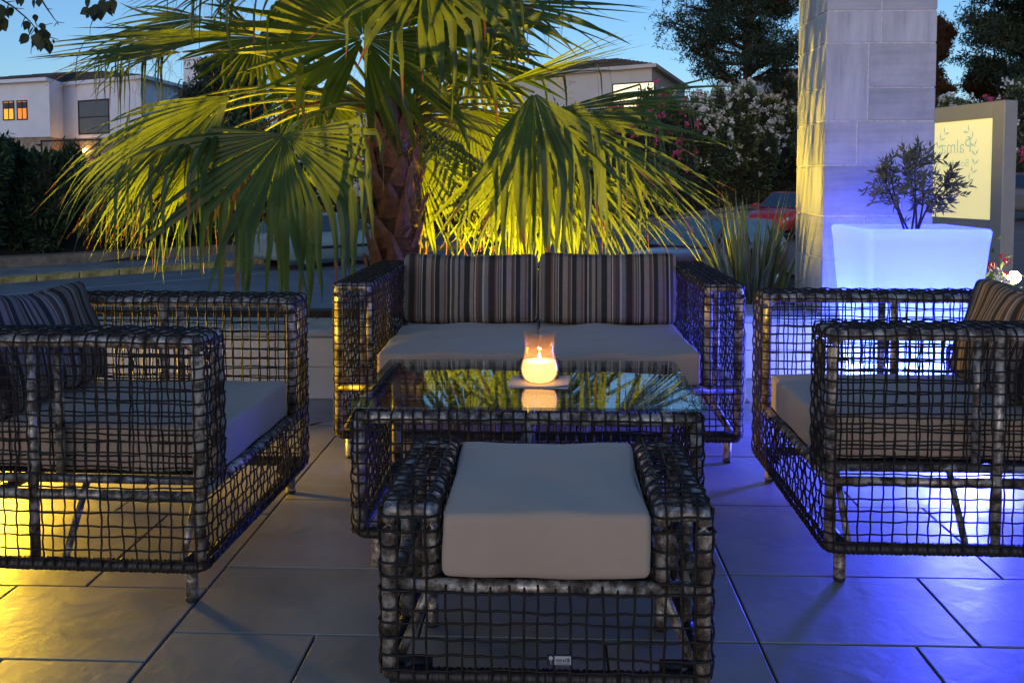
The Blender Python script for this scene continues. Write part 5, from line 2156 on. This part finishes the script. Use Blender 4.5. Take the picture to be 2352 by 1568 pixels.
# porch lamp between the arches
lp = Mi @ Vector((1.8, -.12, Z0 - .62))
lamp = empty("porch_lamp", tuple(lp), 0, "glowing orange porch lamp between the stone arches of the white house", "lamp")
mb = MB()
lathe(mb, [(0, -.12), (.08, -.1), (.11, 0), (.08, .1), (0, .12)], 14)
mb.build("globe", emissive("lamp_globe", (1.0, .5, .15), 14), lamp)
ld = bpy.data.lights.new("porch_light", 'POINT')
ld.energy = 14
ld.color = (1, .5, .18)
ld.shadow_soft_size = .12
o = bpy.data.objects.new("porch_light", ld)
COL.objects.link(o)
o.parent = lamp
o.location = (0, -.3, 0)

# second house
h2 = empty("cream_house", (0, 0, 0), 0, "cream house with a low brown roof and a bright window, beyond the palm's right side", "house")
q0, q1 = P2(1170, 66), P2(1495, 60)
q2 = (q1[0] + 4, 74)
q3 = (q0[0] + 3, 78)
poly2 = [q0, q1, q2, q3]
E2 = ztop(158, 59.5)
mb = MB()
wall_prism(mb, poly2, -.5, E2, cap=False)
cream = simple("cream_house_render", (.66, .62, .58), rough=.85, scale=1, var=.05)
mb.build("wall", cream, h2, smooth=False)
c2 = np.mean(np.array(poly2), 0)
pe2 = [tuple(c2 + (np.array(p_) - c2) * 1.07) for p_ in poly2]
mb = MB()
wall_prism(mb, pe2, E2, E2 + .22)
mb.add([(x, y, E2) for x, y in pe2] + [(c2[0], c2[1], E2)], None, [((i + 1) % 4, i, 4) for i in range(4)])
mb.build("eaves", cream, h2, smooth=False)
mb = MB()
rings = [[(x, y, E2 + .221) for x, y in pe2]]
for k_ in range(1, 10):
    f = 1 - k_ / 10 * .7
    z = E2 + .2 + 1.25 * (k_ / 10)
    rings.append([(c2[0] + (x - c2[0]) * (f + .014), c2[1] + (y - c2[1]) * (f + .014), z - .06) for x, y in pe2])
    rings.append([(c2[0] + (x - c2[0]) * f, c2[1] + (y - c2[1]) * f, z + .02) for x, y in pe2])
V = [v for r_ in rings for v in r_]
mb.add(V, [(i * 4 + j, i * 4 + (j + 1) % 4, (i + 1) * 4 + (j + 1) % 4, (i + 1) * 4 + j) for i in range(len(rings) - 1) for j in range(4)])
mb.add(rings[-1], [(0, 1, 2, 3)])
mb.build("roof", simple("brown_roof_tiles", (.15, .085, .055), rough=.85, scale=2.5, var=.5, bmp=.8, bscale=6, bdist=.08), h2, smooth=False)
M2, _ = facade(q0, q1)
window(h2, M2, along_wall(q0, q1, 1408), along_wall(q0, q1, 1500), ztop(245, 60), ztop(193, 60), lit_cream, bars=0, hbar=False, fr=.08)
h3 = empty("distant_house", (0, 0, 0), 0, "distant white house glimpsed at the left edge of the pillar", "house")
p_ = at(1850, 170, 80)
mb = MB()
box(mb, p_.x - 3.5, p_.x + 4, 80, 88, 0, p_.z - .4)
mb.build("wall", white_render, h3, smooth=False)
mb = MB()
zc_ = p_.z - .4
mb.add([(p_.x - 4, 79.5, zc_), (p_.x + 4.5, 79.5, zc_), (p_.x + 4.5, 88.5, zc_), (p_.x - 4, 88.5, zc_), (p_.x - 1, 84, zc_ + 1.3), (p_.x + 1.5, 84, zc_ + 1.3)],
       [(0, 1, 5, 4), (2, 3, 4, 5), (0, 3, 2, 1)], [(1, 2, 5), (3, 0, 4)])
mb.build("roof", roof_mat, h3, smooth=False)

# wire fence on the bank below the left house
fc = empty("wire_fence", (0, 0, 0), 0, "dark chain-link fence above the low hedge in front of the left house", "fence")
fa, fb = at(95, 324, 33), at(420, 316, 34.5)
d = fb - fa
nP = 6
for i in range(nP):
    q = fa + d * (i / (nP - 1))
    mb = MB()
    tube(mb, [(q.x, q.y, q.z - 2.2), (q.x, q.y, q.z + .03)], .035, k=6)
    mb.build("post", dark_frame, fc)
mb = MB()
tube(mb, [tuple(fa), tuple(fb)], .03, k=6)
mb.build("top_rail", dark_frame, fc)
mb = MB()
Lf = d.length
for i in range(int(Lf / .16) + 12):
    for sgn in (-1, 1):
        x0_ = i * .16 - (1.5 if sgn > 0 else 0)
        x1_ = x0_ + 1.5 * sgn + (0 if sgn > 0 else 1.5 - 0)
        if sgn < 0:
            x0_, x1_ = i * .16, i * .16 - 1.5
        x0c, x1c = max(0, min(Lf, x0_)), max(0, min(Lf, x1_))
        if abs(x0c - x1c) < .05:
            continue
        zz0 = abs(x0c - x0_)
        zz1 = zz0 + abs(x1c - x0c)
        a_ = fa + d * (x0c / Lf) - Vector((0, 0, zz0))
        b_ = fa + d * (x1c / Lf) - Vector((0, 0, zz1))
        tube(mb, [tuple(a_), tuple(b_)], .006, k=3, caps=False)
mb.build("wire_mesh", simple("wire", (.12, .11, .1), rough=.5, metal=.5), fc, kind="stuff")

# ------------------------------------------------------------------ flowers by the floodlight
fp = at(2285, 640, 6.15)
fb_ = empty("flower_clump", (fp.x, 6.15, 0), 0, "red and white flowers in the bed beside the dazzling floodlight", "flowers")
mb = MB()
n = 260
C = npr.randn(n, 3) * np.array([.09, .09, .14]) + np.array([0, 0, .30])
leaf_cloud(mb, C, npr.randn(n, 3) + np.array([0, 0, 1]), .05, .018)
mb.build("foliage", oleander_leaf, fb_, kind="stuff", smooth=False)
for nm, mt in (("red_blossom", flower_red), ("white_blossom", flower_white)):
    mb = MB()
    for _ in range(22):
        c = npr.randn(3) * np.array([.08, .08, .12]) + np.array([0, -.02, .36])
        leaf_cloud(mb, c + npr.randn(9, 3) * .010, npr.randn(9, 3), .022, .02)
    mb.build(nm, mt, fb_, kind="stuff", smooth=False)
mb = MB()
for _ in range(8):
    t_ = rnd.random() * 6.28
    tube(mb, [(0, 0, -.02), (.04 * math.cos(t_), .04 * math.sin(t_), .2), (.1 * math.cos(t_), .1 * math.sin(t_), .38)], .004, k=4)
mb.build("stems", oleander_leaf, fb_)

# ------------------------------------------------------------------ overhanging branches, top left
def leaf_shape():
    mb = MB()
    pts = []
    prof_ = [(0, 0), (.12, .30), (.35, .46), (.6, .36), (.82, .16), (1, 0)]
    for t_, w_ in prof_:
        pts += [(-w_ * .85, -.10 * w_, t_), (0, .03 * math.sin(t_ * 3), t_), (w_ * .85, -.10 * w_, t_)]
    V = np.array(pts)
    mb.add(V, [(3 * i + j, 3 * i + j + 1, 3 * i + j + 4, 3 * i + j + 3) for i in range(5) for j in (0, 1)])
    me = mb.mesh("leaf")
    me.materials.append(branch_leaf)
    return me
LEAF = leaf_shape()


def branch(name, paths, leaves, Y, label):
    root = empty(name, tuple(at(*paths[0][0], Y)), 0, label, "branch")
    o0 = np.array(at(*paths[0][0], Y))
    mb = MB()
    for path in paths:
        P = np.array([tuple(at(x, y, Y + rnd.uniform(-.03, .03))) for x, y in path]) - o0
        P = rounded(P, .02, 3)
        tube(mb, P, np.linspace(.0042 if path is paths[0] else .002, .0011, len(P)), k=5)
    mb.build("twigs", twig_mat, root)
    for (x, y, sz, ang_) in leaves:
        o = bpy.data.objects.new("leaf", LEAF)
        COL.objects.link(o)
        o.parent = root
        o.location = Vector(at(x, y, Y + rnd.uniform(-.05, .05))) - Vector(o0)
        o.rotation_euler = (rnd.uniform(-.5, .5), math.radians(ang_), rnd.uniform(-.9, .9))
        o.scale = (sz, sz, sz)

k4 = 450 / 2352 / 1.7415
T = lambda x, y: (x * k4, y * k4)
branch("overhanging_branch",
       [[T(-150, -120), T(40, 0), T(140, 60), T(290, 155), T(530, 360), T(620, 440), T(730, 580), T(860, 700), T(1000, 800), T(1110, 950)],
        [T(150, 50), T(240, 30), T(420, 20)], [T(300, 170), T(400, 180), T(505, 192)], [T(530, 365), T(480, 460), T(440, 575)],
        [T(720, 400), T(750, 500), T(800, 575), T(960, 520), T(1100, 490)], [T(730, 600), T(640, 740)], [T(1000, 770), T(1160, 815), T(1220, 830)], [T(720, 830), T(660, 960), T(645, 1135)],
        [T(765, 930), T(770, 1020), T(805, 1075)]],
       [(*T(720, 300), .030, 165)] +
       [(*T(x, y), s_, a_) for x, y, s_, a_ in ((590, 440, .040, 200), (640, 470, .042, 185), (700, 560, .045, 170), (760, 560, .05, 190), (850, 480, .035, 160), (880, 600, .05, 165), (950, 640, .045, 175),
        (600, 730, .045, 230), (680, 740, .045, 200), (560, 760, .04, 215), (760, 700, .05, 180), (840, 720, .05, 170), (900, 780, .05, 160), (980, 800, .045, 185), (940, 850, .04, 170), (1050, 900, .045, 190),
        (800, 800, .045, 185), (1080, 950, .03, 200), (720, 800, .04, 190), (1130, 830, .02, 220), (870, 850, .045, 180), (1000, 880, .045, 175), (820, 640, .05, 190))] +
       [(*T(x, y), s_, a_) for x, y, s_, a_ in ((20, 90, .06, 190), (60, 110, .055, 170), (0, 200, .06, 185), (170, 80, .045, 150), (150, 150, .045, 185), (210, 150, .04, 170), (230, 160, .035, 165), (10, 350, .06, 160),
        (60, 360, .055, 180), (0, 420, .05, 190), (110, 420, .035, 200), (60, 180, .04, 190))],
       3.6, "leafy dark branch hanging into the sky at the top left corner")
branch("overhanging_branch",
       [[T(820, -90), T(870, 0), T(990, 190), T(1080, 320), T(1190, 475), T(1345, 483)], [T(995, 192), T(1095, 195)], [T(1185, 480), T(1130, 560)], [T(1200, 480), T(1228, 530)]],
       [(*T(x, y), s_, a_) for x, y, s_, a_ in ((480, -20, .035, 180), (410, -30, .03, 190), (710, -30, .04, 185), (810, -20, .035, 175))],
       3.7, "thin bare twig hanging down beside the leafy branch at the top left")
branch("overhanging_branch",
       [[T(2260, -100), T(2200, 0), T(2130, 130), T(2030, 250), T(1950, 400), T(1885, 560), T(1882, 730)], [T(2100, 80), T(2350, 60)]],
       [(*T(x, y), s_, a_) for x, y, s_, a_ in ((2250, 20, .05, 180), (2160, 60, .05, 190), (2220, 120, .05, 170), (2050, 90, .05, 195), (1980, 150, .05, 200), (1880, 190, .045, 240), (1850, 240, .04, 230),
        (2000, 220, .045, 180), (2070, 230, .045, 175), (1980, 290, .04, 180), (1850, -60, .05, 185), (2130, -20, .05, 180), (2290, 60, .05, 160), (2330, -20, .05, 170), (2120, 150, .05, 185))],
       3.8, "leaf cluster hanging above the upper left palm frond")
mb = MB()
V = []
for i in range(7):
    t_ = i / 6
    w_ = .014 * math.sin(math.pi * min(1, t_ * 1.05)) ** .8
    for c_ in (-1, 0, 1):
        V.append((t_ * .055 - .027, c_ * w_, .004 + .006 * abs(c_) + .008 * t_ * t_))
mb.add(V, [(3 * i + j, 3 * i + j + 1, 3 * i + j + 4, 3 * i + j + 3) for i in range(6) for j in (0, 1)])
dl = mb.build("dry_leaf", simple("dry_leaf", (.10, .055, .03), rough=.8))
dl.location = (-1.0, 4.02, 0)
dl.rotation_euler = (0, 0, .5)
tag(dl, "small curled dry leaf lying on the paving left of the sofa's left arm", "leaf")
print("tris", sum(len(o.data.loops) - 2 * len(o.data.polygons) for o in bpy.data.objects if o.type == 'MESH'))
